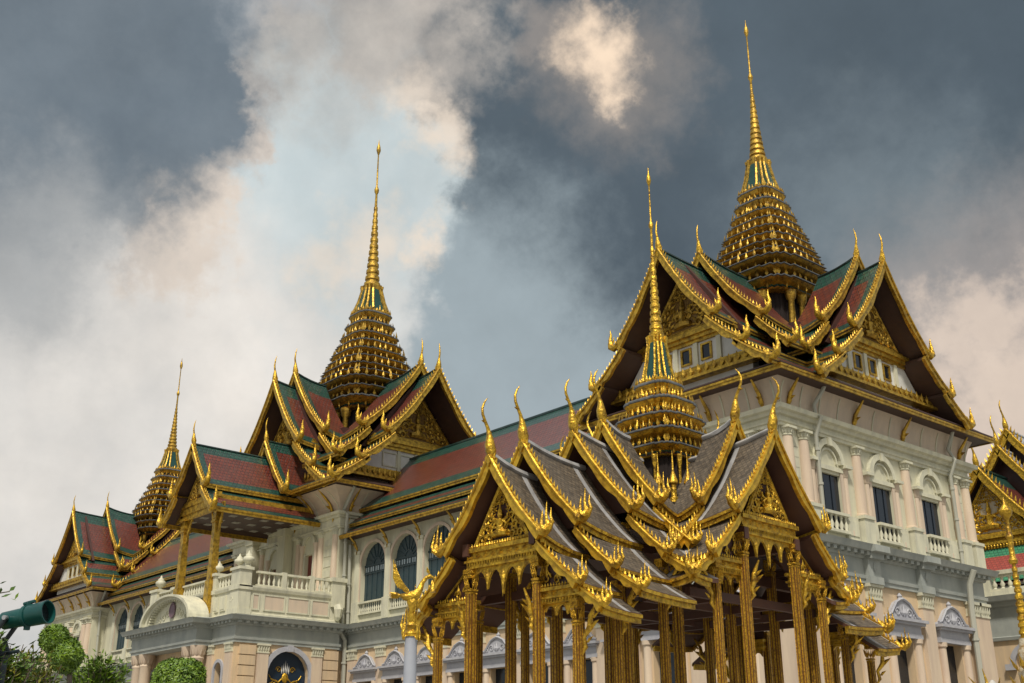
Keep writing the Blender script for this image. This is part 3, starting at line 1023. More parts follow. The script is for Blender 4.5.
def cove(parent, x0, x1, y0, y1, z0, z1, off0, off1, ribs=1.45, faces=("S", "E")):
    mb = MB()
    prof = [(z0, off0), (lerp(z0, z1, .35), lerp(off0, off1, .16)), (lerp(z0, z1, .7), lerp(off0, off1, .5)), (z1, off1)]
    rect_rings(mb, x0, x1, y0, y1, prof, 0)
    for f in faces:
        L = (x1 - x0) if f == "S" else (y1 - y0)
        n = int(L / ribs)
        for k in range(n + 1):
            t = k / n
            pts = []
            for z, o in prof[:3] + [(lerp(z0, z1, .9), lerp(off0, off1, .82))]:
                if f == "S":
                    pts.append((lerp(x0, x1, t), y0 - o - .01, z))
                else:
                    pts.append((x1 + o + .01, lerp(y0, y1, t), z))
            mb.tube(pts, .055, 4, 1)
    return build("cove", mb, [PINKP, CREAMP], parent)


def eaves(parent, x0, x1, y0, y1, z, oy, ox, fas=.30, rise=.85, inset=.6):
    """skirt roof round the block: soffit, gilded fascia, dark tiles rising to the attic"""
    mb = MB()
    R4 = lambda dx, dy, zz: [(x0 - dx, y0 - dy, zz), (x1 + dx, y0 - dy, zz), (x1 + dx, y1 + dy, zz), (x0 - dx, y1 + dy, zz)]
    mb.rings([R4(ox - 1.2, oy - 1.2, z - .22), R4(ox - .1, oy - .1, z - .26), R4(ox - .1, oy - .1, z), R4(ox + .04, oy + .04, z), R4(ox + .04, oy + .04, z + .08), R4(-inset, -inset, z + rise), R4(-inset - .2, -inset - .2, z + rise)],
             0, True, [1, 2, 2, 2, 0, 0])
    o = build("skirt_roof", mb, [SOFFIT, SOFFIT, SOFFIT], parent)
    mf = MB()
    mf.rings([R4(ox - .02, oy - .02, z - fas), R4(ox + .06, oy + .06, z - fas), R4(ox + .06, oy + .06, z - .04), R4(ox - .02, oy - .02, z - .04)], 0, False)
    mf.rings([R4(ox + .055, oy + .055, z - fas * .55), R4(ox + .10, oy + .10, z - fas * .55), R4(ox + .10, oy + .10, z - fas * .30), R4(ox + .055, oy + .055, z - fas * .30)], 0, False)
    build("eave_fascia", mf, GOLD, o)
    return o


def prasat_roof(parent, c, zmap, umap, wS, wF, wS2, wF2, attic, seed=1, tooth=.30, faces=((1, 0), (-1, 0), (0, -1), (0, 1)), hs=1.0, front_half=1.0):
    """cruciform roof: on each arm two telescoped levels, each with its skirts, bargeboards and finials"""
    pit = MB()
    pit.box(c[0] - 3.2 * hs, c[0] + 3.2 * hs, c[1] - 3.2 * hs, c[1] + 3.2 * hs, zmap(19.8), zmap(24.3))
    build("crossing_roof", pit, MAROON, parent)
    for d in faces:
        A = Arm(c, d)
        side = d[0] != 0
        w1, w2 = (wS, wS2) if side else (wF, wF2)
        uf = umap if side else (lambda u: umap(u) * front_half)
        vis = d in ((1, 0), (0, -1))
        for lev, (w, z0, tiers) in enumerate(((w1, 27.45, ((0, 27.45, 3.5, 22.9, .38), (3.02, 22.72, 5.15, 21.0, .10), (4.75, 21.05, 6.85, 19.62, .08))),
                                             (w2, 28.3, ((0, 28.3, 4.05, 23.6, .45), (3.6, 23.40, 5.6, 21.6, .10))))):
            for ti, (u0, za, u1, zb, sg) in enumerate(tiers):
                pr = slope(uf(u0), zmap(za), uf(u1), zmap(zb), sg * hs, 6 if ti == 0 else 3)
                wi = (3.0 * hs if ti == 0 else max(1.0, w * .35)) if lev == 0 else (2.75 * hs if ti == 0 else w * .4)
                rs_ = (.30, .42)[lev] * hs if ti == 0 else 0
                pr = [(a_, b_ - rs_) for a_, b_ in pr]
                for sides in (((1, -1),) if ti == 0 else ((1,), (-1,))):
                    r = roof("gable_roof" if ti == 0 else "gable_skirt_roof", parent, A, pr, wi, w, ROOFM, rs_, .16, .55 * hs, 1, 1,
                             cap=.09 * hs if ti == 0 else None, fascia=(.26 * hs, .14, GOLD), sides=sides)
                    if ti == 0:
                        me_ = MB()
                        me_.prism([(-pr[-1][0] * .86, pr[-1][1]), (pr[-1][0] * .86, pr[-1][1]), (.05, pr[0][1] - .35), (-.05, pr[0][1] - .35)], A.s, (0, 0, 1), A.p(0, wi + .12, 0), A.d * .08)
                        build("inner_boarding", me_, MAROON, r)
                    if not vis:
                        continue
                    for sgn in sides:
                        barge(r, A, pr, w + .06, sgn, .34 * hs, .18 * hs, tooth * .85, .40 if ti == 0 else .6, rise=rs_)
                        hanghong(r, A, pr[-1][0] + .1, pr[-1][1] + .05 + rs_, w + .06, sgn, .80 * hs)
                    if ti == 0:
                        chofa(r, A, pr[0][1] + .08 + rs_, w + .06, 1.55 * hs, 1)
        if not vis:
            continue
        # attic end wall, gilded mouldings, little windows, carved pediment
        wa = attic[0] if side else attic[1]
        half = uf(4.35)
        ma = MB()
        ma.prism([(-half, 0), (half, 0), (half, zmap(21.1) - zmap(20.0)), (uf(3.2), zmap(22.4) - zmap(20.0)), (-uf(3.2), zmap(22.4) - zmap(20.0)), (-half, zmap(21.1) - zmap(20.0))], A.s, (0, 0, 1), A.p(0, wa - .5, zmap(20.0)), A.d * .5)
        mc_ = MB()
        mc_.prism([(-uf(3.7), zmap(19.9)), (uf(3.7), zmap(19.9)), (uf(3.1), zmap(22.75)), (-uf(3.1), zmap(22.75))], A.s, (0, 0, 1), A.p(0, .6, 0), A.d * (wa - 1.2))
        build("attic_core", mc_, MAROON, parent)
        ob = build("attic_wall", ma, WHITEP, parent)
        mm = MB()
        for z0, z1, pj, hf in ((20.35, 20.50, .55, 5.3), (20.5, 20.8, .42, 5.2), (20.8, 20.95, .30, 5.0), (20.95, 21.1, .16, 4.9), (22.38, 22.55, .14, 3.6), (22.55, 22.75, .26, 3.5), (22.75, 22.95, .40, 3.4), (22.95, 23.15, .22, 3.2)):
            h_ = uf(hf)
            mm.box(-h_, h_, 0, pj * hs, zmap(z0), zmap(z1))
        rot = FM(A.p(0, wa, 0), A.s, A.d)
        mm.v = [tuple(rot @ Vector(p)) for p in mm.v]
        for k in range(int(2 * uf(4.9) / .5)):
            u = -uf(4.9) + (k + .5) * .5
            mm.leaf(A.p(u, wa + .5 * hs, zmap(20.52)), (0, 0, 1), A.s, zmap(21.05) - zmap(20.52), .36, .12)
        build("attic_moulding", mm, GOLD, ob)
        for u in ((-1.35, 0, 1.35) if hs < 1.2 else (-2.6, -.9, .9, 2.6)):
            mw = MB(rot)
            if hs < 1.2:
                mw.box(u - .24, u + .24, -.02, .02, zmap(21.42), zmap(22.14))
                wo_ = build("attic_window", mw, BLUEBLK, ob)
                mw = MB(rot)
                for a, b, z0, z1 in ((-.36, -.24, 21.32, 22.24), (.24, .36, 21.32, 22.24), (-.24, .24, 22.14, 22.24), (-.24, .24, 21.32, 21.42)):
                    mw.box(u + a, u + b, 0, .08, zmap(z0), zmap(z1))
                build("window_frame", mw, GOLD, wo_)
            else:
                za, zb = zmap(21.3), zmap(22.2)
                for a, b, z0, z1 in ((-.72, -.62, za, zb), (.62, .72, za, zb), (-.62, .62, zb - .1, zb), (-.62, .62, za, za + .1)):
                    mw.box(u + a, u + b, 0, .07, z0, z1)
                build("attic_panel", mw, CREAMP, ob)
        for u in ((-2.2, -.68, .68, 2.2) if hs < 1.2 else (-1.75, 0, 1.75)):
            mw = MB(rot)
            mw.box(u - .14, u + .14, 0, .12, zmap(21.1), zmap(22.38))
            build("attic_pilaster", mw, CREAMP, ob)
        pediment(parent, A, wa + .10, zmap(23.15), uf(2.6), zmap(26.3) - zmap(23.15), seed, [PEDG, GOLDD, MAROON], .10 * hs)
        mf = MB()                                         # dark boarding filling the gable behind the pediment
        mf.prism([(-uf(3.9), zmap(22.3)), (uf(3.9), zmap(22.3)), (uf(.15), zmap(27.1)), (-uf(.15), zmap(27.1))], A.s, (0, 0, 1), A.p(0, wa - .35, 0), A.d * .25)
        build("gable_boarding", mf, MAROON, parent)


def lower_storey(parent, x0, x1, y0, y1, ops_s, ops_e, zt=10.2, zc=11.95, dent=True, west=False):
    """ground-floor walls, grey entablature with dentils"""
    mb = MB(FM((x0, y0, 0), (1, 0, 0), (0, -1, 0)))
    wall_strip(mb, 0, x1 - x0, 0, zt, .5, [(s - w / 2 - x0, s + w / 2 - x0, 0, z, a) for s, w, z, a in ops_s])
    mb.M = FM((x1, y0, 0), (0, 1, 0), (1, 0, 0))
    wall_strip(mb, .5, y1 - y0, 0, zt, .5, [(s - w / 2 - y0, s + w / 2 - y0, 0, z, a) for s, w, z, a in ops_e])
    mb.M = None
    mb.box(x0, x0 + .5, y0 + .5, y1 - .5, 0, zt)
    mb.box(x0, x1 - .5, y1 - .5, y1, 0, zt)
    w = build("ground_floor_wall", mb, PEACH, parent)
    me = MB()
    rect_rings(me, x0, x1, y0, y1, [(zt - .03, .06), (zt - .03, .14), (zt + .16, .14), (zt + .18, .20), (zt + .34, .22), (zt + .36, .10), (zc - .62, .10), (zc - .60, .20), (zc - .50, .24), (zc - .34, .26), (zc - .30, .66), (zc - .12, .74), (zc, .80), (zc + .05, .30), (zc + .12, .10), (zc + .12, -.4)])
    if dent:
        k = int((x1 - x0) / .52)
        for i in range(k):
            x = lerp(x0 - .3, x1 + .3, (i + .5) / k)
            me.box(x - .13, x + .13, y0 - .56, y0 - .2, zc - .49, zc - .31)
        k = int((y1 - y0) / .52)
        for i in range(k):
            y = lerp(y0 - .3, y1 + .3, (i + .5) / k)
            me.box(x1 + .2, x1 + .56, y - .13, y + .13, zc - .49, zc - .31)
    build("entablature", me, GREYG, parent)
    return w


def ent_break(parent, M, s, w, zt=10.2, zc=11.95):
    mb = MB(M)
    mb.box(s - w / 2, s + w / 2, .1, .36, zt - .05, zc - .62)
    mb.box(s - w / 2 - .05, s + w / 2 + .05, .1, .44, zt - .05, zt + .3)
    mb.box(s - w / 2 - .10, s + w / 2 + .10, .1, .92, zc - .33, zc - .02)
    mb.box(s - w / 2 - .02, s + w / 2 + .02, .1, .60, zc - .62, zc - .33)
    mb.leaf((s, .38, lerp(zt, zc, .28)), (0, 0, 1), (1, 0, 0), .6, .3, .1)
    return build("entablature_break", mb, GREYG, parent)


def upper_storey(parent, x0, x1, y0, y1, ops_s, ops_e, z0, zt, zc, m=None):
    mb = MB(FM((x0, y0, 0), (1, 0, 0), (0, -1, 0)))
    wall_strip(mb, 0, x1 - x0, z0, zt, .5, [(s - w / 2 - x0, s + w / 2 - x0, za, zb, a) for s, w, za, zb, a in ops_s])
    mb.M = FM((x1, y0, 0), (0, 1, 0), (1, 0, 0))
    wall_strip(mb, .5, y1 - y0, z0, zt, .5, [(s - w / 2 - y0, s + w / 2 - y0, za, zb, a) for s, w, za, zb, a in ops_e])
    mb.M = None
    mb.box(x0, x0 + .5, y0 + .5, y1 - .5, z0, zt)
    mb.box(x0, x1 - .5, y1 - .5, y1, z0, zt)
    w = build("upper_floor_wall", mb, m or CREAM, parent)
    me = MB()
    rect_rings(me, x0, x1, y0, y1, [(zt - .02, .05), (zt, .14), (zt + .14, .16), (zt + .16, .22), (zt + .26, .24), (zt + .30, .14), (zc - .42, .14), (zc - .38, .30), (zc - .24, .36), (zc - .2, .55), (zc, .62), (zc + .04, .2), (zc + .04, -.4)])
    build("cornice", me, CREAMP, parent)
    return w


def side_panels(parent, M, spans, z0, z1):
    mb = MB(M)
    for a, b in spans:
        for k in range(1, 7):
            z = lerp(z0, z1, k / 7)
            mb.box(a, b, .0, .03, z - .30, z + .22)
    return build("rusticated_strip", mb, CREAMP, parent)


# --- right-hand block -------------------------------------------------------
X0, Y0, X1, Y1 = -41.0, 42.3, -30.24, 59.2
dE = [46.15, 50.75, 55.35]
dS = [-38.0, -33.6]
lower_storey(HALL, X0, X1, Y0, Y1, [(s, 1.7, 7.85, False) for s in dS], [(s, 1.7, 7.85, False) for s in dE])
ME = FM((X1, 0, 0), (0, 1, 0), (1, 0, 0))
MS = FM((0, Y0, 0), (1, 0, 0), (0, -1, 0))
for s in dE:
    hooded_door(HALL, ME, s)
for s in dS:
    hooded_door(HALL, MS, s)
for s in (42.86, 43.86, 48.42, 53.05, 57.72, 58.72):
    column_part(HALL, ME, s, .6, 10.17, .50, PEACHC, square=True, ped=None)
    ent_break(HALL, ME, s, 1.05) if s in (48.42, 53.05) else None
for s in (-30.8, -31.8, -35.8, -40.2):
    column_part(HALL, MS, s, .6, 10.17, .50, PEACHC, square=True)
    ent_break(HALL, MS, s, 1.05) if s == -35.8 else None
wE = [45.9, 50.45, 55.05]
wS_ = [-38.0, -33.6]
upper_storey(HALL, X0, X1, Y0, Y1, [(s, 1.6, 12.35, 15.25, False) for s in wS_], [(s, 1.85, 12.35, 15.25, False) for s in wE], 12.0, 16.97, 17.86)
for s in wE:
    upper_window(HALL, ME, s, 1.85)
for s in wS_:
    upper_window(HALL, MS, s, 1.6)
for s in (42.72, 43.95, 48.3, 52.75, 57.6, 58.85):
    column_part(HALL, ME, s, 13.42, 16.95, .30, PEACHC, n=.05, ped=12.06)
for s in (-30.66, -31.8, -35.8, -40.4):
    column_part(HALL, MS, s, 13.42, 16.95, .30, PEACHC, n=.05, ped=12.06)
side_panels(HALL, ME, [(43.1, 43.55), (58.02, 58.42)], 13.4, 16.9)
for a, b in ((44.45, 44.95), (46.85, 47.8), (48.8, 49.5), (51.4, 52.25), (53.25, 54.1), (56.0, 57.1)):
    mb = MB(ME)
    mb.box(a, b, 0, .16, 12.12, 13.30)
    mb.box(a + .08, b - .08, .16, .20, 12.35, 13.05)
    build("balcony_panel", mb, CREAMP, HALL)
cove(HALL, X0, X1, Y0, Y1, 17.86, 19.25, .10, .50)
eaves(HALL, X0, X1, Y0, Y1, 19.48, 1.3, 1.3)
for s in (42.9, 48.3, 52.75, 58.5):
    bracket(HALL, (X1 + .12, s, 17.95), (1, 0, 0), 19.3, .80, 1.35)
for s in (-31.0, -34.2, -37.4, -40.4):
    bracket(HALL, (s, Y0 - .12, 17.95), (0, -1, 0), 19.3, .80, 1.35)
drainpipe(HALL, [(X1 + .95, 45.0, 19.4), (X1 + .8, 44.95, 19.1), (X1 + .35, 44.75, 18.4), (X1 + .38, 44.75, 17.9), (X1 + .70, 44.72, 17.7), (X1 + .30, 44.75, 16.9), (X1 + .28, 44.75, 12.1)], .10)
drainpipe(HALL, [(X1 + .95, 56.9, 19.4), (X1 + .8, 56.95, 19.1), (X1 + .35, 57.1, 18.4), (X1 + .70, 57.1, 17.7), (X1 + .30, 57.1, 16.9), (X1 + .28, 57.1, 12.1)], .10)
drainpipe(HALL, [(X1 + .90, 57.0, 11.7), (X1 + .55, 57.0, 11.0), (X1 + .45, 57.0, 9.6), (X1 + .40, 57.0, .1)], .15)
idz = lambda z: z
CR = (-35.5, 50.72)
prasat_roof(HALL, CR, idz, lambda u: u, 6.75, 10.25, 5.25, 6.9, (5.40, 8.55), seed=3, front_half=.95)
RIMS = [(27.75, 2.75), (28.95, 3.0), (29.95, 2.65), (31.2, 2.2), (32.55, 1.7), (34.25, 1.25)]
spire(HALL, CR[0] - .33, CR[1] - .38, 26.95, RIMS, 36.6, 41.6, 42.75, 47.05, .98, .58, 2.2, 24.3)

# --- middle block -----------------------------------------------------------
X0, Y0, X1, Y1 = -90.6, 45.3, -73.4, 58.8
zm = lambda z: 22.4 + (z - 19.55) * 1.345
um = lambda u: u * 1.36
lower_storey(HALL, X0, X1, Y0, Y1, [], [], dent=False)
upper_storey(HALL, X0, X1, Y0, Y1, [(-83.1, 1.4, 13.0, 17.4, False), (-77.75, 1.15, 13.0, 17.8, False)], [], 12.0, 19.3, 20.5)
MS = FM((0, Y0, 0), (1, 0, 0), (0, -1, 0))
for s, w, zt in ((-83.1, 1.4, 17.4), (-77.75, 1.15, 17.8)):
    mb = MB(MS)
    mb.box(s - w / 2, s + w / 2, -.35, -.25, 13.0, zt)
    mb.box(s - .03, s + .03, -.26, -.2, 13.0, zt)
    d = build("terrace_door", mb, REDDOOR, HALL)
    mf = MB(MS)
    for sg in (-1, 1):
        mf.box(s + sg * (w / 2 + .1) - .1, s + sg * (w / 2 + .1) + .1, 0, .09, 13.0, zt + .1)
        mf.lathe(s + sg * (w / 2 + .48), .05, [(13, .26), (13.4, .2), (zt + .2, .18), (zt + .7, .28), (zt + .8, .3)], 10, 1)
    arch_trim(mf, s, zt + .8, w / 2 + .05, .3, .2)
    build("door_frame", mf, [CREAMP, PINKP], d, smooth=40)
for s in (-73.95, -76.0, -79.4, -85.4, -87.6, -89.9):
    column_part(HALL, MS, s, 13.6, 19.28, .30, PEACHC, n=.02, ped=12.2)
side_panels(HALL, MS, [(-75.55, -74.4)], 13.6, 19.2)
cove(HALL, X0, X1, Y0, Y1, 20.5, 22.15, .10, 1.7)
eaves(HALL, X0, X1, Y0, Y1, 22.45, 2.1, 2.5, .36, 1.15, .2)
for s in (-74.2, -77.0, -80.0):
    bracket(HALL, (s, Y0 - .12, 20.3), (0, -1, 0), 22.2, 1.6, 1.9)
bracket(HALL, (X1 + .12, 45.9, 20.3), (1, 0, 0), 22.2, 1.6, 1.9)
drainpipe(HALL, [(X1 + 1.9, 45.2, 22.2), (X1 + .9, 45.3, 21.2), (X1 + .3, 45.35, 20.6), (X1 + .75, 45.4, 20.3), (X1 + .35, 45.6, 19.2), (X1 + .35, 45.7, 12.1)], .13)
CM = (-82.0, 52.06)
prasat_roof(HALL, CM, zm, um, 11.5, 8.7, 9.0, 6.8, (8.75, 6.9), seed=5, tooth=.42, hs=1.36)
k = 1.44
zs_ = lambda z: 33.4 + (z - 28.4) * k
spire(HALL, CM[0] + .30, CM[1] + .34, zs_(26.95), [(zs_(z_ - .06 * max(0, z_ - 28)), a_ * 1.38) for z_, a_ in RIMS], zs_(35.95), 53.0, 54.6, 60.24, 1.45, .80, 3.1, zs_(24.3))

# --- far block --------------------------------------------------------------
X0, Y0, X1, Y1 = -135.4, 44.9, -121.2, 62.0
lower_storey(HALL, X0, X1, Y0, Y1, [], [], dent=False)
fw = (-125.0, -128.4, -131.8)
upper_storey(HALL, X0, X1, Y0, Y1, [(s, 1.6, 12.35, 15.45, False) for s in fw], [], 12.0, 17.2, 18.2)
MS = FM((0, Y0, 0), (1, 0, 0), (0, -1, 0))
for s in fw:
    upper_window(HALL, MS, s, 1.6, 13.2, 15.45, 16.0, balus=False)
for s in (-121.8, -123.0, -126.7, -130.1, -133.6, -134.8):
    column_part(HALL, MS, s, 13.42, 17.18, .40, PEACHC, n=.05, ped=12.06)
    column_part(HALL, MS, s, .6, 10.17, .52, PEACHC, square=True)
cove(HALL, X0, X1, Y0, Y1, 18.2, 19.75, .10, .85)
eaves(HALL, X0, X1, Y0, Y1, 20.1, 1.15, 2.0)
for s in (-122.0, -124.4, -126.8, -129.5):
    bracket(HALL, (s, Y0 - .12, 18.3), (0, -1, 0), 19.9, 1.0, 1.55)
drainpipe(HALL, [(X1 + 1.6, 45.3, 19.8), (X1 + .3, 45.5, 18.6), (X1 + .3, 45.7, 12.1)], .13)
CF = (-128.3, 54.0)
zf = lambda z: 20.4 + (z - 19.62) * 1.175
prasat_roof(HALL, CF, zf, lambda u: u * 1.15, 9.2, 10.2, 7.4, 6.4, (7.3, 9.1), seed=9, tooth=.42, hs=1.12)
zs_ = lambda z: 29.25 + (z - 28.4) * 1.15
spire(HALL, CF[0] + .33, CF[1] + .38, zs_(26.95), [(zs_(z_), a_ * 1.28) for z_, a_ in RIMS], zs_(36.6), 44.2, 46.0, 50.68, 1.2, .66, 2.8, zs_(24.3))


# --- the two connecting wings --------------------------------------------------
def wing(x0, x1, y0, bays, dbays, first_seen=True):
    y1 = 57.0
    lower_storey(HALL, x0, x1, y0, y1, [(s, 1.7, 7.85, False) for s in dbays], [])
    M = FM((0, y0, 0), (1, 0, 0), (0, -1, 0))
    zt = 18.45
    mb = MB(FM((x0, y0, 0), (1, 0, 0), (0, -1, 0)))
    wall_strip(mb, 0, x1 - x0, 12.0, zt, .5, [(s - 1.62 - x0, s + 1.62 - x0, 12.6, 16.25, True) for s in bays])
    mb.M = None
    mb.box(x0, x1, y1 - .5, y1, 12.0, zt)
    build("upper_floor_wall", mb, CREAM, HALL)
    for s in bays:
        arched_shutter(HALL, M, s, 3.24, 12.7, 16.25)
        baluster_row(HALL, M, s - 1.62, s + 1.62, 12.62, 13.55, n=.02, step=.27)
    sp = bays[1] - bays[0]
    for s in [bays[0] - sp / 2] + [b + sp / 2 for b in bays]:
        mp = MB(M)
        mp.box(s - .30, s + .30, 0, .16, 12.1, 17.4)
        mp.box(s - .42, s + .42, 0, .24, 12.1, 13.6)
        mp.box(s - .38, s + .38, 0, .22, 17.2, 17.4)
        build("pilaster", mp, CREAMP, HALL)
        bracket(HALL, (s, y0 - .16, 17.45), (0, -1, 0), 18.5, 1.05, 1.25, GOLDD)
    for s in dbays:
        hooded_door(HALL, M, s)
    dsp = dbays[1] - dbays[0]
    for s in [dbays[0] - dsp / 2] + [b + dsp / 2 for b in dbays]:
        column_part(HALL, M, s, .6, 10.17, .48, PEACHC, square=True)
    A = Arm(((x0), 51.5), (1, 0))
    L = x1 - x0
    rm = [REDTILE, GREENTILE, SOFFIT]
    yr = 51.5
    roof("wing_roof", HALL, A, slope(0, 25.7, yr - 46.75, 20.9, .12, 6), 0, L, rm, 0, .16, .02, 1, 1, cap=.12, fascia=(.30, .14, GOLD))
    for sd in (1, -1):
        roof("wing_skirt_roof", HALL, A, slope(yr - 46.9, 20.45, yr - 45.95, 19.62, .04, 3), 0, L, rm, 0, .14, .02, 1, 1, fascia=(.26, .14, GOLD), sides=(sd,))
        roof("wing_skirt_roof", HALL, A, slope(yr - 46.1, 19.25, yr - 45.15, 18.66, .03, 3), 0, L, rm, 0, .14, .02, 1, 1, fascia=(.30, .14, GOLD), sides=(sd,))
    ms = MB()
    ms.box(x0, x1, 45.3, 57.4, 18.45, 18.50)
    build("eave_soffit", ms, SOFFIT, HALL)


wing(-73.3, -41.1, 46.36, [-70.2 + 4.02 * i for i in range(7)], [-70.45 + 3.72 * i for i in range(8)])
wing(-121.1, -90.7, 46.36, [-116.75 + 3.87 * i for i in range(7)], [-116.9 + 3.8 * i for i in range(7)])
drainpipe(HALL, [(-73.0, 46.0, 18.0), (-73.0, 46.15, 12.1)], .13)
drainpipe(HALL, [(-72.95, 45.4, 11.6), (-72.95, 45.95, 10.9), (-72.95, 46.0, .1)], .16)

# --- the entrance portico and its terrace --------------------------------------
PX0, PX1, PY0, PY1 = -88.0, -72.8, 37.0, 45.2
lower_storey(HALL, PX0, PX1, PY0, PY1, [(-74.9, 1.1, 8.4, True), (-85.5, 1.1, 8.4, True)], [(41.25, 3.3, 8.15, True)])
ME = FM((PX1, 0, 0), (0, 1, 0), (1, 0, 0))
MS = FM((0, PY0, 0), (1, 0, 0), (0, -1, 0))
mb = MB(ME)
arch_trim(mb, 41.25, 8.15, 1.65, .35, .14)
for s in (41.25 - 1.82, 41.25 + 1.82):
    mb.box(s - .17, s + .17, 0, .14, 0, 8.15)
mb.box(41.05, 41.45, 0, .3, 9.75, 10.2)
build("arch_trim", mb, LAV, HALL, smooth=30)
mb = MB(ME)
r = 1.65
pts = [(-r, 0), (r, 0)] + [(r * math.cos(PI * k / 16), 8.15 + r * math.sin(PI * k / 16)) for k in range(17)]
mb.prism(pts, (1, 0, 0), (0, 0, 1), (41.25, -.42, 0), (0, .06, 0))
gate = build("arched_window", mb, mat("dark_blue_ironwork_panel", (0.008, 0.022, 0.042), 0.35), HALL)
mb = MB(ME)
mb.lathe(0, 0, [(0, .01), (.02, .26), (.08, .2), (.12, .01)], 14)
mb.v = [tuple(ME @ Vector((41.25 + Vector(ME.inverted() @ Vector(p)).x, -.34 + (ME.inverted() @ Vector(p)).z, 8.0 + (ME.inverted() @ Vector(p)).y * 1.3))) for p in mb.v]
for sg in (-1, 1):
    for cx, cz, rr in ((.55, 8.55, .22), (.75, 7.6, .28), (.45, 7.3, .22), (1.1, 7.5, .16)):
        scroll(mb, (41.25 + sg * cx, -.33, cz), (sg, 0, 0), (0, 0, 1), rr, 1.4, 1, .04)
    mb.tube([(41.25 + sg * .2, -.33, 8.0), (41.25 + sg * .5, -.33, 7.7), (41.25 + sg * 1.1, -.33, 7.9), (41.25 + sg * 1.3, -.33, 8.2)], [.05, .05, .04, .02], 5)
build("gilded_emblem", mb, GOLDP, gate)
mb = MB(ME)
for k in range(5):
    t = (k - 2) / 2
    mb.leaf((41.25 + t * .28, -.34, 8.25), (0, 0, 1), (1, 0, 0), .95 - .3 * abs(t), .1, .05)
build("emblem_rays", mb, WHITEP, gate)
for s in (-74.9, -85.5):
    mb = MB(MS)
    mb.box(s - .55, s + .55, -.45, -.38, 0, 9.0)
    w = build("arched_window", mb, BLUEBLK, HALL)
    mb = MB(MS)
    arch_trim(mb, s, 8.4, .55, .22, .12)
    for sg in (-1, 1):
        mb.box(s + sg * .66 - .11, s + sg * .66 + .11, 0, .12, 0, 8.4)
    build("window_frame", mb, LAV, w)
for s in (37.95, 44.65):
    mb = MB(ME)                                       # banded corner piers
    for k in range(14):
        mb.box(s - .62, s + .62, 0, .16, .3 + k * .70, .3 + k * .70 + .63)
    build("corner_pier", mb, PEACH, HALL)
for s in (39.15, 43.5):
    column_part(HALL, ME, s, .6, 10.17, .42, PEACHC, square=True)
for s in (-73.4, -76.2, -86.6, -87.6):
    column_part(HALL, MS, s, .6, 10.17, .42, PEACHC, square=True)
# porte-cochere in front
QX0, QX1, QY = -87.4, -76.2, 35.7
mb = MB()
rect_rings(mb, QX0, QX1, QY, 36.9, [(10.16, .0), (10.36, .0), (10.38, .08), (10.54, .10), (10.56, 0), (11.33, 0), (11.35, .1), (11.6, .14), (11.64, .62), (11.84, .7), (11.96, .78), (12.0, .3), (12.1, .1), (12.1, -.3)])
for i in range(22):
    x = lerp(QX0 - .3, QX1 + .3, (i + .5) / 22)
    mb.box(x - .13, x + .13, QY - .50, QY - .1, 11.45, 11.63)
build("porch_entablature", mb, GREYG, HALL)
MQ = FM((0, QY, 0), (1, 0, 0), (0, -1, 0))
for s in (QX0 + .5, QX0 + 1.9, QX1 - 1.9, QX1 - .5):
    mb = MB()
    mb.lathe(s, QY + .5, [(0, .62), (.7, .62), (.8, .5), (4, .48), (9.2, .41), (9.3, .46), (9.45, .40), (9.9, .56), (10.16, .6)], 16)
    for kk in range(10):
        a = 2 * PI * kk / 10
        mb.leaf((s + .42 * math.cos(a), QY + .5 + .42 * math.sin(a), 9.42), (math.cos(a) * .3, math.sin(a) * .3, 1), (-math.sin(a), math.cos(a), 0), .55, .24, .12)
    build("porch_column", mb, PEACHC, HALL, smooth=40)
# arched tympanum over the porch
cxp = -80.6
mb = MB(MQ)
Rr = 4.05
zz = 12.05
AR = .47
seg = [(Rr * math.cos(PI * k / 24), Rr * AR * math.sin(PI * k / 24)) for k in range(25)]
mb.prism([(a * .9, b * .9) for a, b in seg], (1, 0, 0), (0, 0, 1), (cxp, -.3, zz), (0, .22, 0), 0)
for (a, b), (c_, d_) in zip(seg, seg[1:]):
    q = [(a, b), (c_, d_), (c_ * .87, d_ * .87), (a * .87, b * .87)]
    mb.prism(q, (1, 0, 0), (0, 0, 1), (cxp, -.9, zz), (0, 1.3, 0), 1)
    q = [(a * 1.05, b * 1.05), (c_ * 1.05, d_ * 1.05), (c_ * .97, d_ * .97), (a * .97, b * .97)]
    mb.prism(q, (1, 0, 0), (0, 0, 1), (cxp, -.9, zz), (0, 1.55, 0), 1)
for k in range(1, 26):
    a = PI * k / 26
    mb.box(cxp + Rr * .84 * math.cos(a) - .07, cxp + Rr * .84 * math.cos(a) + .07, -.1, .3, zz + Rr * .84 * AR * math.sin(a) - .07, zz + Rr * .84 * AR * math.sin(a) + .07, 1)
for sg in (-1, 1):
    for cx_, cz_, rr in ((.85, .75, .32), (1.5, .5, .28), (2.2, .32, .22)):
        scroll(mb, (cxp + sg * cx_, -.05, zz + cz_), (sg, 0, 0), (0, 0, 1), rr, 1.4, 1, .06, 0)
tym = build("porch_pediment", mb, [CREAMP, CREAMP], HALL)
mb = MB(MQ)
mb.prism([(.36 * math.cos(2 * PI * k / 16), .44 * math.sin(2 * PI * k / 16)) for k in range(16)], (1, 0, 0), (0, 0, 1), (cxp, -.08, zz + .92), (0, .12, 0))
mb.tube([(cxp + .42 * math.cos(2 * PI * k / 16), .02, zz + .92 + .52 * math.sin(2 * PI * k / 16)) for k in range(17)], .07, 5)
mb.leaf((cxp, .02, zz + 1.38), (0, 0, 1), (1, 0, 0), .4, .24, .15)
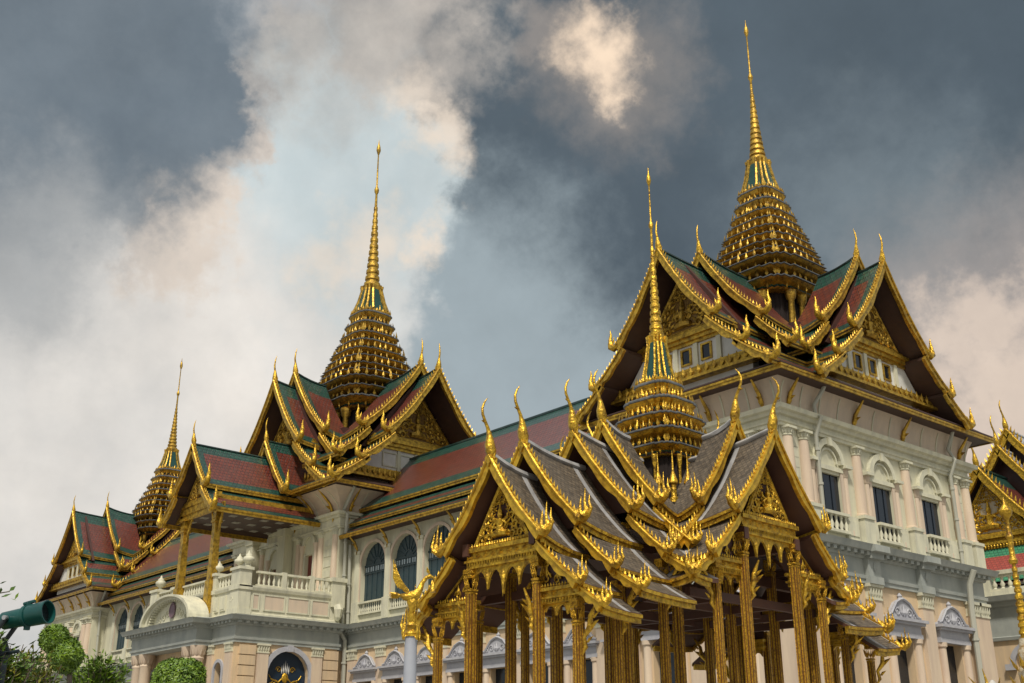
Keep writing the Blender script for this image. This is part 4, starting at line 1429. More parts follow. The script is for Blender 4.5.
build("shield_emblem", mb, mat("dull_plum_relief", (0.17, 0.11, 0.13), 0.6), tym)
# parapet, balustrade, piers, urns
mb = MB()
rect_rings(mb, PX0 + .12, PX1 - .12, PY0 + .12, PY1, [(12.0, .10), (12.2, .10), (12.25, 0), (13.75, 0), (13.8, .10), (14.0, .16), (14.12, .16), (14.12, -.4)])
M2 = FM((PX1 - .12, 0, 0), (0, 1, 0), (1, 0, 0))
build("terrace_parapet", mb, CREAMP, HALL)
for a, b in ((38.2, 38.55), (39.1, 40.6), (41.0, 42.6), (43.0, 44.3)):
    mb = MB(M2)
    mb.box(a, b, 0, .02, 12.55, 13.5, 0)
    for x in (a - .12, b + .02):
        mb.box(x, x + .10, 0, .06, 12.45, 13.6, 1)
    mb.box(a, b, 0, .06, 13.5, 13.6, 1)
    mb.box(a, b, 0, .06, 12.45, 12.55, 1)
    build("parapet_panel", mb, [PINKP, CREAMP], HALL)
M3 = FM((0, PY0 + .12, 0), (1, 0, 0), (0, -1, 0))
for a in (-73.9, -75.3, -76.4):
    mb = MB(M3)
    for (p, q, z0, z1) in ((a - .4, a + .4, 12.5, 13.55),):
        mb.box(p, q, 0, .08, z0, z1, 1)
        mb.box(p + .12, q - .12, .08, .11, z0 + .12, z1 - .12, 1)
        if a == -73.9:
            scroll(mb, (a, .12, 13.15), (1, 0, 0), (0, 0, 1), .22, 1.3, 1, .06, 1)
    build("parapet_panel", mb, [PINKP, CREAMP], HALL)
for a, b in ((38.4, 40.4), (40.7, 42.7), (43.0, 45.0)):
    baluster_row(HALL, M2, a, b, 14.12, 15.22, n=-.16, step=.34)
for s in (40.55, 42.85):
    mb = MB(M2)
    mb.box(s - .18, s + .18, -.36, .04, 14.1, 15.3)
    build("balustrade_post", mb, CREAMP, HALL)
for a, b in ((-86.7, -84.1), (-82.9, -77.9), (-76.6, -73.9)):
    baluster_row(HALL, M3, a, b, 14.12, 15.1, n=-.16, step=.40)


def urn(x, y, z, s):
    mb = MB()
    mb.lathe(x, y, [(z, .30 * s), (z + .1 * s, .30 * s), (z + .16 * s, .14 * s), (z + .3 * s, .16 * s), (z + .5 * s, .46 * s), (z + .72 * s, .50 * s), (z + .86 * s, .40 * s), (z + .9 * s, .30 * s), (z + 1.05 * s, .28 * s), (z + 1.2 * s, .10 * s), (z + 1.3 * s, .10 * s), (z + 1.42 * s, .015)], 14)
    return build("urn", mb, CREAMP, HALL, smooth=50)


for x, w, zt_, us in ((-87.3, .62, 15.35, 1.0), (-83.5, .52, 15.15, .8), (-77.2, .60, 15.35, .85), (-73.5, .66, 15.4, .0)):
    mb = MB()
    for o, z0, z1 in ((0, 12.1, zt_ - .2), (.08, 12.1, 12.5), (.08, 13.8, 14.1), (.10, zt_ - .2, zt_)):
        mb.box(x - w - o, x + w + o, PY0 - .02 - o, PY0 + .9 + o, z0, z1)
    build("parapet_pier", mb, CREAMP, HALL)
    if us:
        urn(x, PY0 + .45, zt_, us * .85)
urn(-73.15, PY0 + .70, 15.4, .85)
urn(-73.85, PY0 + .35, 15.4, .72)
mb = MB(M2)                                    # scrolled console closing the terrace against the wall
mb.box(44.5, 45.6, -.3, .22, 13.2, 15.35)
mb.box(44.4, 45.7, -.3, .32, 15.05, 15.35)
mb.tube([(45.05, .16, 13.3), (45.05, .30, 13.0), (45.05, .24, 12.5), (45.05, .12, 12.25)], [.34, .36, .26, .16], 8)
build("console", mb, CREAMP, HALL)
# gilded-post loggia and its two-stepped roof
PC = -80.2
A = Arm((PC, 45.3), (0, -1))
for lev, (w0, w1, tiers) in enumerate(((0.3, 9.45, ((0, 25.6, 2.75, 22.05, .20), (2.35, 21.85, 4.3, 20.05, .10))), (0, 3.25, ((0, 27.0, 3.55, 22.4, .25),)))):
    for ti, (u0, za, u1, zb, sg) in enumerate(tiers):
        pr = slope(u0, za, u1, zb, sg, 6 if ti == 0 else 4)
        for sides in (((1, -1),) if ti == 0 else ((1,), (-1,))):
            rf = roof("portico_roof" if ti == 0 else "portico_skirt_roof", HALL, A, pr, w0, w1, ROOFM, .05, .15, .6, 1, 1, cap=.10 if ti == 0 else None, fascia=(.36, .16, GOLD), sides=sides)
            for sgn in sides:
                barge(rf, A, pr, w1 + .06, sgn, .44, .22, .34, .5)
                hanghong(rf, A, pr[-1][0] + .1, pr[-1][1] + .05, w1 + .06, sgn, 1.1)
            if ti == 0:
                chofa(rf, A, pr[0][1] + .25, w1 + .06, 1.7, 1)
mb = MB()
mb.box(PC - 3.9, PC + 3.9, 36.9, 45.2, 20.30, 20.42)
COFFER = mat("grey_coffer_rosette", (0.34, 0.32, 0.28), 0.7)
cl = build("portico_ceiling", mb, DARKVOID if False else SOFFIT, HALL)
for i in range(6):
    for j in range(4):
        mb = MB()
        x, y = PC - 3.2 + j * 2.13, 37.8 + i * 1.35
        mb.box(x - .30, x + .30, y - .28, y + .28, 20.27, 20.298)
        mb.box(x - .12, x + .12, y - .12, y + .12, 20.22, 20.27)
        build("ceiling_coffer", mb, COFFER, cl)
mb = MB()
for x in (PC - 3.05, PC + 3.05):
    mb.box(x - .18, x + .18, 36.8, 45.2, 20.42, 21.3)
mb.box(PC - 3.2, PC + 3.2, 36.72, 37.02, 20.55, 21.5)
mb.box(PC - 3.3, PC + 3.3, 36.66, 37.06, 21.1, 21.3)
mb.box(PC - 4.1, PC + 4.1, 36.8, 36.95, 20.1, 20.6)
build("portico_lintel", mb, GOLD, HALL)
pediment(HALL, A, 8.45, 21.5, 2.35, 3.0, 12, [MAROON, GOLDD, MAROON], .10)
for x, y in ((PC - 2.5, 37.0), (PC + 2.85, 37.0)):
    mb = MB()
    m_ = GOLD if y < 40 else CREAMP
    mb.frustum(x, y, 12.2, 20.3, .30, .22)
    mb.frustum(x, y, 12.2, 14.9, .36, .34)
    for z, a in ((19.2, .33), (19.5, .30), (20.1, .40)):
        mb.box(x - a, x + a, y - a, y + a, z, z + .14)
    po = build("portico_post", mb, m_, HALL)
    if y < 40:
        for sg in (-1, 1):
            mb = MB()
            mb.tube([(x + sg * .3, y, 18.4), (x + sg * .55, y, 19.2), (x + sg * .75, y, 19.7), (x + sg * 1.1, y, 20.4)], [.05, .12, .09, .05], 6)
            build("eave_bracket", mb, GOLD, po, smooth=50)
for x in (-81.0, -86.4):
    mb = MB()
    mb.box(x - .55, x + .55, 44.5, 45.27, 14.0, 20.3)
    mb.box(x - .65, x + .65, 44.4, 45.26, 19.7, 20.25)
    build("loggia_pier", mb, CREAM, HALL)

# ------------------------------------------------------------------ the open pavilion
PM = Matrix.Rotation(R(3.5), 4, "Z")        # the pavilion stands turned a little against the palace
PC_ = (-18.53, 23.59)
base = PM @ Vector((PC_[0], PC_[1], 0))
PAV = empty("pavilion", base)
tag(PAV, "open gilded pavilion with stepped grey tiled roofs and slender spire, before the palace", "pavilion")
GM = [GREYTILE, PALEBORD, BEAM]

mb = MB(PM)                                   # marble podium, below the picture
for o, z0, z1 in ((.5, 0, .5), (.2, .5, 1.5), (.45, 1.5, 1.8)):
    mb.box(PC_[0] - 3.2 - o, PC_[0] + 3.2 + o, PC_[1] - 6.4 - o, PC_[1] + 6.4 + o, z0, z1)
    mb.box(PC_[0] - 5 - o, PC_[0] - 3.2 - o, PC_[1] - 3.0 - o, PC_[1] + 3.0 + o, z0 + .003, z1 + .003)
    mb.box(PC_[0] + 3.2 + o, PC_[0] + 5 + o, PC_[1] - 3.0 - o, PC_[1] + 3.0 + o, z0 + .003, z1 + .003)
build("podium", mb, WHITEP, PAV)


COLRED = mat('red_gold_mosaic_inset', (0.20, 0.075, 0.018), 0.4, 0.2, 0.9, 26.0, (0.05, 0.014, 0.008), detail=3, bump=.6, bscale=45)


def pav_column(x, y, z1, r=.14, parent=PAV, z0=1.8, flare=True):
    mb = MB(PM)
    # redented shaft: a cross of slabs
    for a, b, mi_ in ((r, r * .30, 0), (r * .30, r, 0), (r * .93, r * .62, 1), (r * .62, r * .93, 1), (r * .86, r * .86, 0)):
        mb.frustum(x, y, z0 + .5, z1 - .55, a * 1.08, a, mi_, b * 1.08, b)
    for z, a in ((z0, 1.7), (z0 + .14, 1.5), (z0 + .28, 1.3), (z0 + .40, 1.15)):
        mb.box(x - r * a, x + r * a, y - r * a, y + r * a, z, z + .12)
    for k_, (z, a) in enumerate(((z1 - .56, 1.05), (z1 - .50, 1.18), (z1 - .20, 1.25), (z1 - .10, 1.42))):
        mb.box(x - r * a, x + r * a, y - r * a, y + r * a, z, z + (.05 if k_ < 2 else .10))
    for q in range(4):
        d = [(1, 0), (0, 1), (-1, 0), (0, -1)][q]
        for t in (-.55, 0, .55):
            p = (x + d[0] * r * 1.0 + d[1] * t * r, y + d[1] * r * 1.0 + d[0] * t * r, z1 - .46)
            mb.leaf(p, (d[0] * .35, d[1] * .35, 1), (d[1], d[0], 0), .32, r * .62, .05)
        # beaded corner strips
        cx_, cy_ = x + r * .88 * (1, -1, -1, 1)[q], y + r * .88 * (1, 1, -1, -1)[q]
        mb.tube([(cx_, cy_, z0 + .5), (cx_, cy_, z1 - .55)], .012, 4, 0)
        n = int((z1 - z0 - 1.1) / .13)
        for i in range(n):
            z = z0 + .55 + i * .13
            if z > 3.2:
                mb.leaf((cx_, cy_, z), (0, 0, 1), (1, 0, 0), .09, .030, .030, 0)
    return build("column", mb, [GOLDC, COLRED, GOLDP], parent)


def khan(parent, p, out, z1, reach=.55, h=1.2):
    """carved bracket springing from a column to the eave"""
    p, o, up = PM @ Vector(p), (PM.to_3x3() @ Vector(out)).normalized(), Vector((0, 0, 1))
    mb = MB()
    mb.tube([p, p + o * .10 + up * h * .12, p + o * .06 + up * h * .30, p + o * reach * .42 + up * h * .46, p + o * reach * .46 + up * h * .66, p + o * reach + up * h],
            [.015, .05, .045, .07, .05, .02], 6)
    for t, l in ((.2, .25), (.45, .32), (.62, .24)):
        mb.leaf(p + o * (reach * t * .8 + .02) + up * h * t, o * .9 + up * .5, up, l, l * .4, .06)
    return build("eave_bracket", mb, GOLDP, parent, smooth=50)


def valance(parent, A, u0, u1, w, z, drop, n=3):
    """hanging pointed fringe between two columns"""
    mb = MB(A.M)
    W = u1 - u0
    top = [(u0, 0), (u1, 0)]
    low = []
    K = 8 * (n + 1)
    for i in range(K + 1):
        t = i / K
        c = (t * (n + 1)) % 1.0
        cell = t * (n + 1)
        kk = int(min(n, cell))
        a = math.sin(PI * (cell - kk))
        edge = min(1.0, .45 + 1.1 * (0.5 - abs(round(cell) / (n + 1) - .5)))
        low.append((u1 - t * W, -drop * (edge * (1 - a ** .55) + .14)))
    mb.prism(top + low, A.s, (0, 0, 1), A.p(0, w - .03, z), A.d * .06)
    for i in range(n):
        u = u0 + W * (i + 1) / (n + 1)
        e = .45 + 1.1 * (0.5 - abs((i + 1) / (n + 1) - .5))
        mb.leaf(A.p(u, w + .03, z - drop * .05), Vector((0, 0, -1)), A.s, drop * min(1, e) * 1.22, .14, .07)
    return build("valance", mb, GOLDP, parent)


def lintel(parent, A, u0, u1, w, z0, h=.46, teeth=True):
    mb = MB(A.M)
    P = lambda a, b, p, q, z, zz: mb.prism([(a, z), (b, z), (b, zz), (a, zz)], A.s, (0, 0, 1), A.p(0, w + p, 0), A.d * (q - p))
    P(u0, u1, -.10, .10, z0, z0 + h * .30)
    P(u0 - .04, u1 + .04, -.14, .15, z0 + h * .30, z0 + h * .42)
    P(u0, u1, -.09, .09, z0 + h * .42, z0 + h * .78)
    P(u0 - .05, u1 + .05, -.15, .17, z0 + h * .78, z0 + h)
    n = int((u1 - u0) / .085)
    for i in range(n):
        u = u0 + (i + .5) * (u1 - u0) / n
        mb.leaf(A.p(u, w + .13, z0 + h * .98), (0, 0, 1), A.s, .11, .075, .05)
        mb.leaf(A.p(u, w + .12, z0 + h * .40), (0, 0, -1), A.s, .13, .075, .05)
    m = int((u1 - u0) / .24)
    for i in range(m):
        u = u0 + (i + .5) * (u1 - u0) / m
        mb.leaf(A.p(u - .09, w + .09, z0 + h * .6), A.s, (0, 0, 1), .19, .12, .06)
    return build("lintel", mb, GOLDP, parent)


DIRS = ((0, -1), (1, 0), (0, 1), (-1, 0))
LONG = ((0, -1), (0, 1))
for d in DIRS:
    A = Arm(PC_, d, PM)
    front = d in ((0, -1), (1, 0))
    levels = [(2.40, 10.30, 1.40, 1.76, 2.62, 3.1, 2.38), (3.50, 9.78, 0.9, 1.86, 2.70, 3.3, 2.22)]
    if d in LONG:
        levels += [(5.29, 9.16, 3.2, 1.80, 2.66, 3.25, 2.14), (6.36, 8.60, 4.9, 1.64, 2.58, 3.1, 2.02)]
    for li, (w, za, ws, ua, ub, uc, dp) in enumerate(levels):
        last = li == len(levels) - 1
        rs = .30
        zt = za - rs                                           # the ridge sweeps up to the gable
        tiers = [(0, zt, ua, za - dp - rs, .16), (ua - .22, za - dp - .26, ub, za - dp - 1.24, .05), (ub - .20, za - dp - 1.24, uc, za - dp - 1.74, .02)]
        nxt = levels[li - 1][0] if li else None
        for ti, (u0, z0, u1, z1, sg) in enumerate(tiers):
            if li == 0 and ti == 2:
                continue
            pr = slope(u0, z0, u1, z1, sg, 6 if ti == 0 else 3)
            w0 = ws if ti == 0 else max(ws, u1 * .8 if d not in LONG or li < 2 else ws)
            wt = w - (.0, .10, .25)[ti]
            rise = rs if ti == 0 else .10
            for sides in (((1, -1),) if ti == 0 else ((1,), (-1,))):
                rf = roof("roof_tier" if ti == 0 else "skirt_roof", PAV, A, pr, w0, wt, GM, rise, .10, .03, 0, 0, cap=.085 if ti == 0 else None,
                          fascia=(.20, .10, GOLDP), sides=sides, band=(nxt - .02, nxt + .15) if nxt else None)
                for sgn in sides:
                    barge(rf, A, pr, wt + .05, sgn, .20 if ti == 0 else .17, .10, .15, .45 if ti == 0 else .7, GOLDB, rise, 1.1)
                    hanghong(rf, A, u1 + .06, z1 + rise + .02, wt + .06, sgn, .44 if ti == 0 else .35, 3)
            if ti == 0:
                chofa(rf, A, za + .10, w + .05, 1.26, 0, None, .15)
                mb = MB(PM)
                mb.prism([(-ua * .72, 0), (ua * .72, 0), (.05, 1.42), (-.05, 1.42)], A.s, (0, 0, 1), A.p(0, w - .62, za - 2.15), A.d * .05)
                build("gable_boarding", mb, BEAM, rf)
    w, za = levels[-1][0], levels[-1][1]
    wl_ = w - .38
    zl = za - (2.46 if d in LONG else 2.70)
    lintel(PAV, A, -1.16, 1.16, wl_, zl)
    valance(PAV, A, -1.04, 1.04, wl_, zl, .58)
    pediment(PAV, A, wl_ + .06, zl + .50, .90, 1.38, 20 + DIRS.index(d), [GREENM if False else MAROON, GOLDP, MAROON], .055, scale=.9)
    for sgn in (1, -1):
        a, b = (1.10, 2.30) if sgn > 0 else (-2.30, -1.10)
        zs = zl - 1.02
        lintel(PAV, A, a, b, wl_ - .12, zs, .34)
        valance(PAV, A, a + .1, b - .1, wl_ - .12, zs, .26, 2)
        mb = MB(PM)
        mb.prism([(sgn * 1.1, 0), (sgn * 2.15, 0), (sgn * 1.1, .85)], A.s, (0, 0, 1), A.p(0, wl_ - .16, zs + .34), A.d * .06)
        c = build("side_pediment", mb, MAROON, PAV)
        mb = MB(PM)
        for (uu, zz_, r_) in ((1.30, .22, .14), (1.62, .16, .11), (1.32, .52, .09)):
            scroll(mb, A.p(sgn * uu, wl_ - .06, zs + .34 + zz_), A.s * sgn, (0, 0, 1), r_, 1.3, 1, .03)
            mb.leaf(A.p(sgn * uu, wl_ - .06, zs + .34 + zz_), (0, 0, 1), A.s, r_ * 2.2, r_ * .9, .06)
        mb.tube([A.p(sgn * 1.12, wl_ - .08, zs + .34 + .86), A.p(sgn * 2.18, wl_ - .08, zs + .36)], .035, 4)
        build("pediment_carving", mb, GOLDP, c)

# columns: one row on each gable front, further rows inward along the long axis
rows = []
for d in DIRS:
    A = Arm(PC_, d)
    lvl = [(3.5, 9.78)] + ([(6.36, 8.60), (4.9, 9.1)] if d in LONG else [])
    for w, za in lvl:
        wl_ = w - .38 if (w, za) != (4.9, 9.1) else w - .2
        if d in LONG and w == 3.5:
            wl_ = 3.1
        for u, zt in ((1.10, za - (2.46 if d in LONG else 2.70)), (-1.10, za - (2.46 if d in LONG else 2.70)), (2.24, za - 3.46), (-2.24, za - 3.46)):
            p = A.p(u, wl_, 0)
            rows.append((round(p.x, 2), round(p.y, 2), zt, u, d, w))
for (x, y, zt, u, d, w) in rows:
    c = pav_column(x, y, zt, .098 if abs(u) < 2 else .080)
    A = Arm(PC_, d)
    if abs(u) > 2:
        o = A.s * (1 if u > 0 else -1)
        khan(c, (x + o.x * .12, y + o.y * .12, zt - 1.15), o, 0, .55, 1.15)
    elif w in (6.36, 3.5) and (d not in LONG or w > 4):
        khan(c, (x + A.d.x * .14, y + A.d.y * .14, zt - 1.6), A.d, 0, .30, .9)
for x, y in ((-1.1, -1.1), (1.1, -1.1), (-1.1, 1.1), (1.1, 1.1)):
    pav_column(PC_[0] + x, PC_[1] + y, 7.0, .10)
# ceilings and tie beams
mb = MB(PM)
for d in DIRS:
    A = Arm(PC_, d)
    far = 6.1 if d in LONG else 3.2
    for u in (1.10, -1.10):
        a, b = A.p(u, .0, 0), A.p(u, far, 0)
        zc = 7.05 if d not in LONG else 6.55
        mb.box(min(a.x, b.x) - .09, max(a.x, b.x) + .09, min(a.y, b.y) - .09, max(a.y, b.y) + .09, zc - .12 + (.003 if u > 0 else 0), zc + .16)
    for w in ((1.1, 3.1, 4.7) if d in LONG else (1.1, 2.4)):
        a, b = A.p(-2.3, w, 0), A.p(2.3, w, 0)
        mb.box(min(a.x, b.x) - .07, max(a.x, b.x) + .07, min(a.y, b.y) - .07, max(a.y, b.y) + .07, 5.55, 5.75)
build("tie_beams", mb, BEAM, PAV)
mb = MB(PM)
mb.box(PC_[0] - 1.2, PC_[0] + 1.2, PC_[1] - 6.0, PC_[1] - 3.0, 6.30, 6.36)
mb.box(PC_[0] - 1.2, PC_[0] + 1.2, PC_[1] - 3.0, PC_[1] + 6.0, 7.20, 7.26)
mb.box(PC_[0] - 3.2, PC_[0] - 1.2, PC_[1] - 1.2, PC_[1] + 1.2, 7.21, 7.27)
mb.box(PC_[0] + 1.2, PC_[0] + 3.2, PC_[1] - 1.2, PC_[1] + 1.2, 7.21, 7.27)
build("ceiling", mb, SOFFIT, PAV)
spire(PAV, PC_[0], PC_[1], 9.55, [(9.92, 1.06), (10.34, 1.14), (10.77, 1.06), (11.30, .86), (11.82, .60)], 13.30, 16.2, 16.88, 18.80, .40, .22, .95, 8.16, PM, .40, 3, 7, GOLDP, prad=.09)
mb = MB(PM)
mb.box(PC_[0] - 1.3, PC_[0] + 1.3, PC_[1] - 1.3, PC_[1] + 1.3, 7.5, 8.12)
build('crossing_roof', mb, GREYTILE, PAV)
for d in DIRS:                                 # little chedis standing in the roof valleys round the spire
    A = Arm(PC_, (d[0], d[1]))
    q = (A.d + A.s)
    for du, h in ((0, 1.25), (.27, 1.2), (-.27, 1.2)):
        px_, py_ = q.x * 1.1 + du * (-q.y), q.y * 1.0 + du * q.x
        x, y = PC_[0] + px_, PC_[1] + py_
        mb = MB(PM)
        z = 8.13
        mb.lathe(x, y, [(z, .12), (z + .12 * h, .12), (z + .16 * h, .075), (z + .40 * h, .07), (z + .44 * h, .12), (z + .50 * h, .12), (z + .56 * h, .085), (z + .70 * h, .032), (z + 1.15 * h, .005)], 9)
        build("corner_chedi", mb, GOLDP, PAV, smooth=35)

# ------------------------------------------------------------------ gilded bird post
LP = Vector((-17.11, 12.18, 0))
LAMP = empty("bird_post", LP)
tag(LAMP, "tall grey post topped by a gilded mythical bird with raised wings, beside the pavilion", "ornamental post")
mb = MB()
mb.lathe(LP.x, LP.y, [(0, .30), (.25, .30), (.3, .15), (3.9, .112), (4.02, .112)], 14)
build("post", mb, mat("grey_painted_post", (0.36, 0.38, 0.42), 0.5, 0, .5, 3.0, (.27, .28, .32)), LAMP, smooth=40)
mb = MB()
z = 4.02
mb.lathe(LP.x, LP.y, [(z, .135), (z + .06, .14), (z + .12, .09), (z + .20, .11), (z + .26, .075), (z + .5, .06), (z + .62, .105), (z + .72, .07)], 12)
for k in range(8):
    a = 2 * PI * k / 8
    o = Vector((math.cos(a), math.sin(a), 0))
    mb.leaf(LP + o * .065 + Vector((0, 0, z + .16)), o * .12 + Vector((0, 0, 1)), Vector((-o.y, o.x, 0)), .42, .07, .04)
    if k % 2 == 0:
        mb.tube([LP + o * .14 + Vector((0, 0, z + .02)), LP + o * .17 + Vector((0, 0, z - .05)), LP + o * .19 + Vector((0, 0, z + .06)), LP + o * .16 + Vector((0, 0, z + .24))], [.02, .026, .028, .006], 6)
build("capital", mb, GOLDP, LAMP, smooth=40)
mb = MB()
rv = Vector((math.cos(R(49.54)), math.sin(R(49.54)), 0))      # bird stands broadside
fv = Vector((rv.y, -rv.x, 0))
B = lambda a, b, c: LP + rv * a * .9 + fv * b * .9 + Vector((0, 0, z + .60 + c * .9))
mb.tube([B(-.26, 0, .17), B(-.16, 0, .13), B(-.03, 0, .13), B(.09, 0, .18), B(.15, 0, .28), B(.20, 0, .42), B(.28, 0, .52), B(.36, 0, .55), B(.42, 0, .52)],
        [.02, .07, .105, .095, .06, .042, .038, .045, .015], 9)
mb.tube([B(.40, 0, .54), B(.45, 0, .48), B(.46, 0, .42)], [.025, .014, .005], 6)
mb.leaf(B(.33, 0, .58), -rv * .3 + Vector((0, 0, 1)), rv, .16, .07, .04)
mb.tube([B(.42, 0, .50), B(.42, 0, .36)], .008, 4)
mb.lathe(B(.42, 0, 0).x, B(.42, 0, 0).y, [(z + .80, .06), (z + .84, .055), (z + .92, .035), (z + .98, .01)], 8)
for sg in (-1, 1):
    for k in range(8):
        t = k / 7
        p = B(-.06 - .26 * t, sg * (.08 + .08 * t), .20 + .12 * t)
        mb.leaf(p, -rv * (.60 - .42 * t) + Vector((0, 0, .55 + .75 * t)) + fv * sg * .12, Vector((rv.x, rv.y, .6)), .30 + .20 * t, .10, .035)
    mb.tube([B(.0, sg * .05, .08), B(.02, sg * .05, -.04), B(.09, sg * .05, -.05)], [.04, .025, .012], 6)
for k in range(5):
    t = (k - 2) / 2
    mb.leaf(B(-.22, t * .04, .15), -rv * 1.0 + Vector((0, 0, .05 + .22 * t)), Vector((0, 0, 1)), .24, .07, .03)
build("bird_figure", mb, GOLDP, LAMP, smooth=45)

# ------------------------------------------------------------------ rear block of the palace, right of the hall
ANX = empty("annex_building", (-27.0, 74.0, 0))
tag(ANX, "low grey and peach annex with balustraded roof edge, just right of the tall hall", "building")
ax0, ax1, ay0, ay1 = -40.0, -16.0, 69.0, 80.0
mb = MB(FM((ax0, ay0, 0), (1, 0, 0), (0, -1, 0)))
ab = [-37.0 + 4.2 * i for i in range(5)]
wall_strip(mb, 0, ax1 - ax0, 0, 10.2, .5, [(s - .9 - ax0, s + .9 - ax0, 0, 7.9, True) for s in ab])
mb.M = None
mb.box(ax1 - .5, ax1, ay0, ay1, 0, 10.2)
mb.box(ax0, ax1 - .5, ay1 - .5, ay1, 0, 10.2)
build("wall", mb, PEACH, ANX)
mb = MB()
rect_rings(mb, ax0, ax1, ay0, ay1, [(9.3, .06), (9.32, .16), (9.5, .2), (9.55, .1), (11.3, .12), (11.35, .3), (11.6, .34), (11.64, .66), (11.95, .78), (12.0, .2), (12.0, -.5)])
build("cornice", mb, GREYG, ANX)
MA = FM((0, ay0, 0), (1, 0, 0), (0, -1, 0))
for s in ab:
    mb = MB(MA)
    arch_trim(mb, s, 7.9, .9, .32, .18)
    mb.box(s - 1.5, s - .9, 0, .3, 7.55, 7.9)
    mb.box(s + .9, s + 1.5, 0, .3, 7.55, 7.9)
    mb.leaf((s, .2, 8.75), (0, 0, 1), (1, 0, 0), .9, .7, .3)
    fr = build("arch_surround", mb, LAV, ANX, smooth=40)
    mb = MB(MA)
    mb.box(s - .9, s + .9, -.45, -.40, 0, 8.8)
    build("blind_panel", mb, PEACHC, fr)
mb = MB()
mb.box(ax0, ax1, ay0 + .1, ay0 + .5, 12.0, 12.35)
mb.box(ax0, ax1, ay0 + .05, ay0 + .55, 13.35, 13.6)
build("roof_parapet", mb, CREAMP, ANX)
for i in range(5):
    s = ax0 + .6 + i * 4.7
    baluster_row(ANX, MA, s, s + 4.0, 12.35, 13.35, n=-.3, step=.5)
    mb = MB(MA)
    mb.box(s + 4.0, s + 4.7, -.55, -.05, 12.0, 13.75)
    build("parapet_pier", mb, CREAMP, ANX)

# ------------------------------------------------------------------ temple hall at the right edge
TH = empty("temple_hall", (-44.75, 102.0, 0))
tag(TH, "temple hall with gilded gable and red and green roof, behind the palace's right end", "temple")
A = Arm((-44.75, 100.0), (0, -1))
LIL = tile_mat("pale_lilac_tile", (0.33, 0.31, 0.36), (0.27, 0.26, 0.31), (0.12, 0.11, 0.13), .3, .26, .4, (.4, .39, .42), .4)
for li, (w, za, w0) in enumerate(((9.95, 25.7, 5.0), (5.6, 28.3, 3.0), (3.4, 30.2, -8.0))):
    pr = slope(0, za, 4.6, za - 5.6, .35, 6)
    rf = roof("gable_roof", TH, A, pr, w0, w, [REDTILE if li == 0 else LIL, GREENTILE if li == 0 else PALEBORD, SOFFIT], .3, .2, .7, 1, 1, cap=.16, fascia=(.4, .2, GOLD))
    for sgn in (1, -1):
        barge(rf, A, pr, w + .08, sgn, .62, .30, .46, .3, GOLDP, .3, 1.5)
        hanghong(rf, A, pr[-1][0] + .1, pr[-1][1] + .3, w + .08, sgn, 1.5, 3)
    chofa(rf, A, za + .55, w + .08, 2.5, 0)
    if li:
        mb = MB()
        mb.prism([(-4.0, za - 5.8), (4.0, za - 5.8), (.1, za - .5), (-.1, za - .5)], A.s, (0, 0, 1), A.p(0, w - 1.2, 0), A.d * .1)
        build("gable_boarding", mb, MAROON, rf)
pediment(TH, A, 9.05, 20.3, 3.2, 4.6, 31, [mat("pale_glass_mosaic", (.45, .42, .33), .4, .1, .8, 9., (.5, .3, .06), detail=2), GOLDP, MAROON], .16, scale=.8)
mb = MB()
mb.prism([(-4.2, 19.8), (4.2, 19.8), (.1, 25.3), (-.1, 25.3)], A.s, (0, 0, 1), A.p(0, 8.6, 0), A.d * .2)
build("gable_boarding", mb, MAROON, TH)
mb = MB()
for z0, z1, pj in ((19.15, 19.45, .5), (19.45, 19.7, .75), (19.7, 19.95, .55), (19.95, 20.2, .9), (20.2, 20.35, .7)):
    mb.prism([(-4.6, z0), (4.6, z0), (4.6, z1), (-4.6, z1)], A.s, (0, 0, 1), A.p(0, 8.6, 0), A.d * pj)
for k in range(34):
    u = -4.5 + 9 * (k + .5) / 34
    mb.leaf(A.p(u, 9.3, 19.5), (0, 0, -1), A.s, .42, .22, .12)
build("gable_moulding", mb, GOLDP, TH)
# front skirt roof below the gable (red with green borders)
mb = MB()
for (wa, za), (wb, zb), mi in (((9.1, 19.1), (9.75, 18.35), 1), ((9.75, 18.35), (11.6, 16.55), 0), ((11.6, 16.55), (12.3, 15.95), 1)):
    ua, ub = 7.0, 7.0
    mb.add([A.p(-ua, wa, za), A.p(ua, wa, za), A.p(ub, wb, zb), A.p(-ub, wb, zb)], [(0, 1, 2, 3)], mi, [[(-ua, wa * 1.4), (ua, wa * 1.4), (ub, wb * 1.4), (-ub, wb * 1.4)]])
    mb.add([A.p(-ua, wa, za - .25), A.p(ua, wa, za - .25), A.p(ub, wb, zb - .25), A.p(-ub, wb, zb - .25)], [(3, 2, 1, 0)], 2)
build("front_skirt_roof", mb, [REDTILE2, GREENTILE2, SOFFIT], TH, recalc=False)
mb = MB()
mb.box(-52.5, -37.0, 91.8, 124.0, 0, 19.0)
for k in range(5):
    mb.box(-51.8 + k * 3.3, -51.0 + k * 3.3, 88.2, 89.0, 0, 16.4)
mb.box(-52.5, -37.0, 88.2, 91.8, 15.2, 15.6)
build("wall", mb, WHITEP, TH)
for li, (ua, za, ub, zb) in enumerate(((4.4, 19.9, 6.4, 18.0), (6.2, 17.6, 8.2, 15.9))):
    pr = slope(ua, za, ub, zb, .1, 3)
    roof("side_roof", TH, A, pr, -22, 9.4, [REDTILE2, GREENTILE2, SOFFIT], 0, .2, .7, 1, 1, fascia=(.35, .2, GOLD))

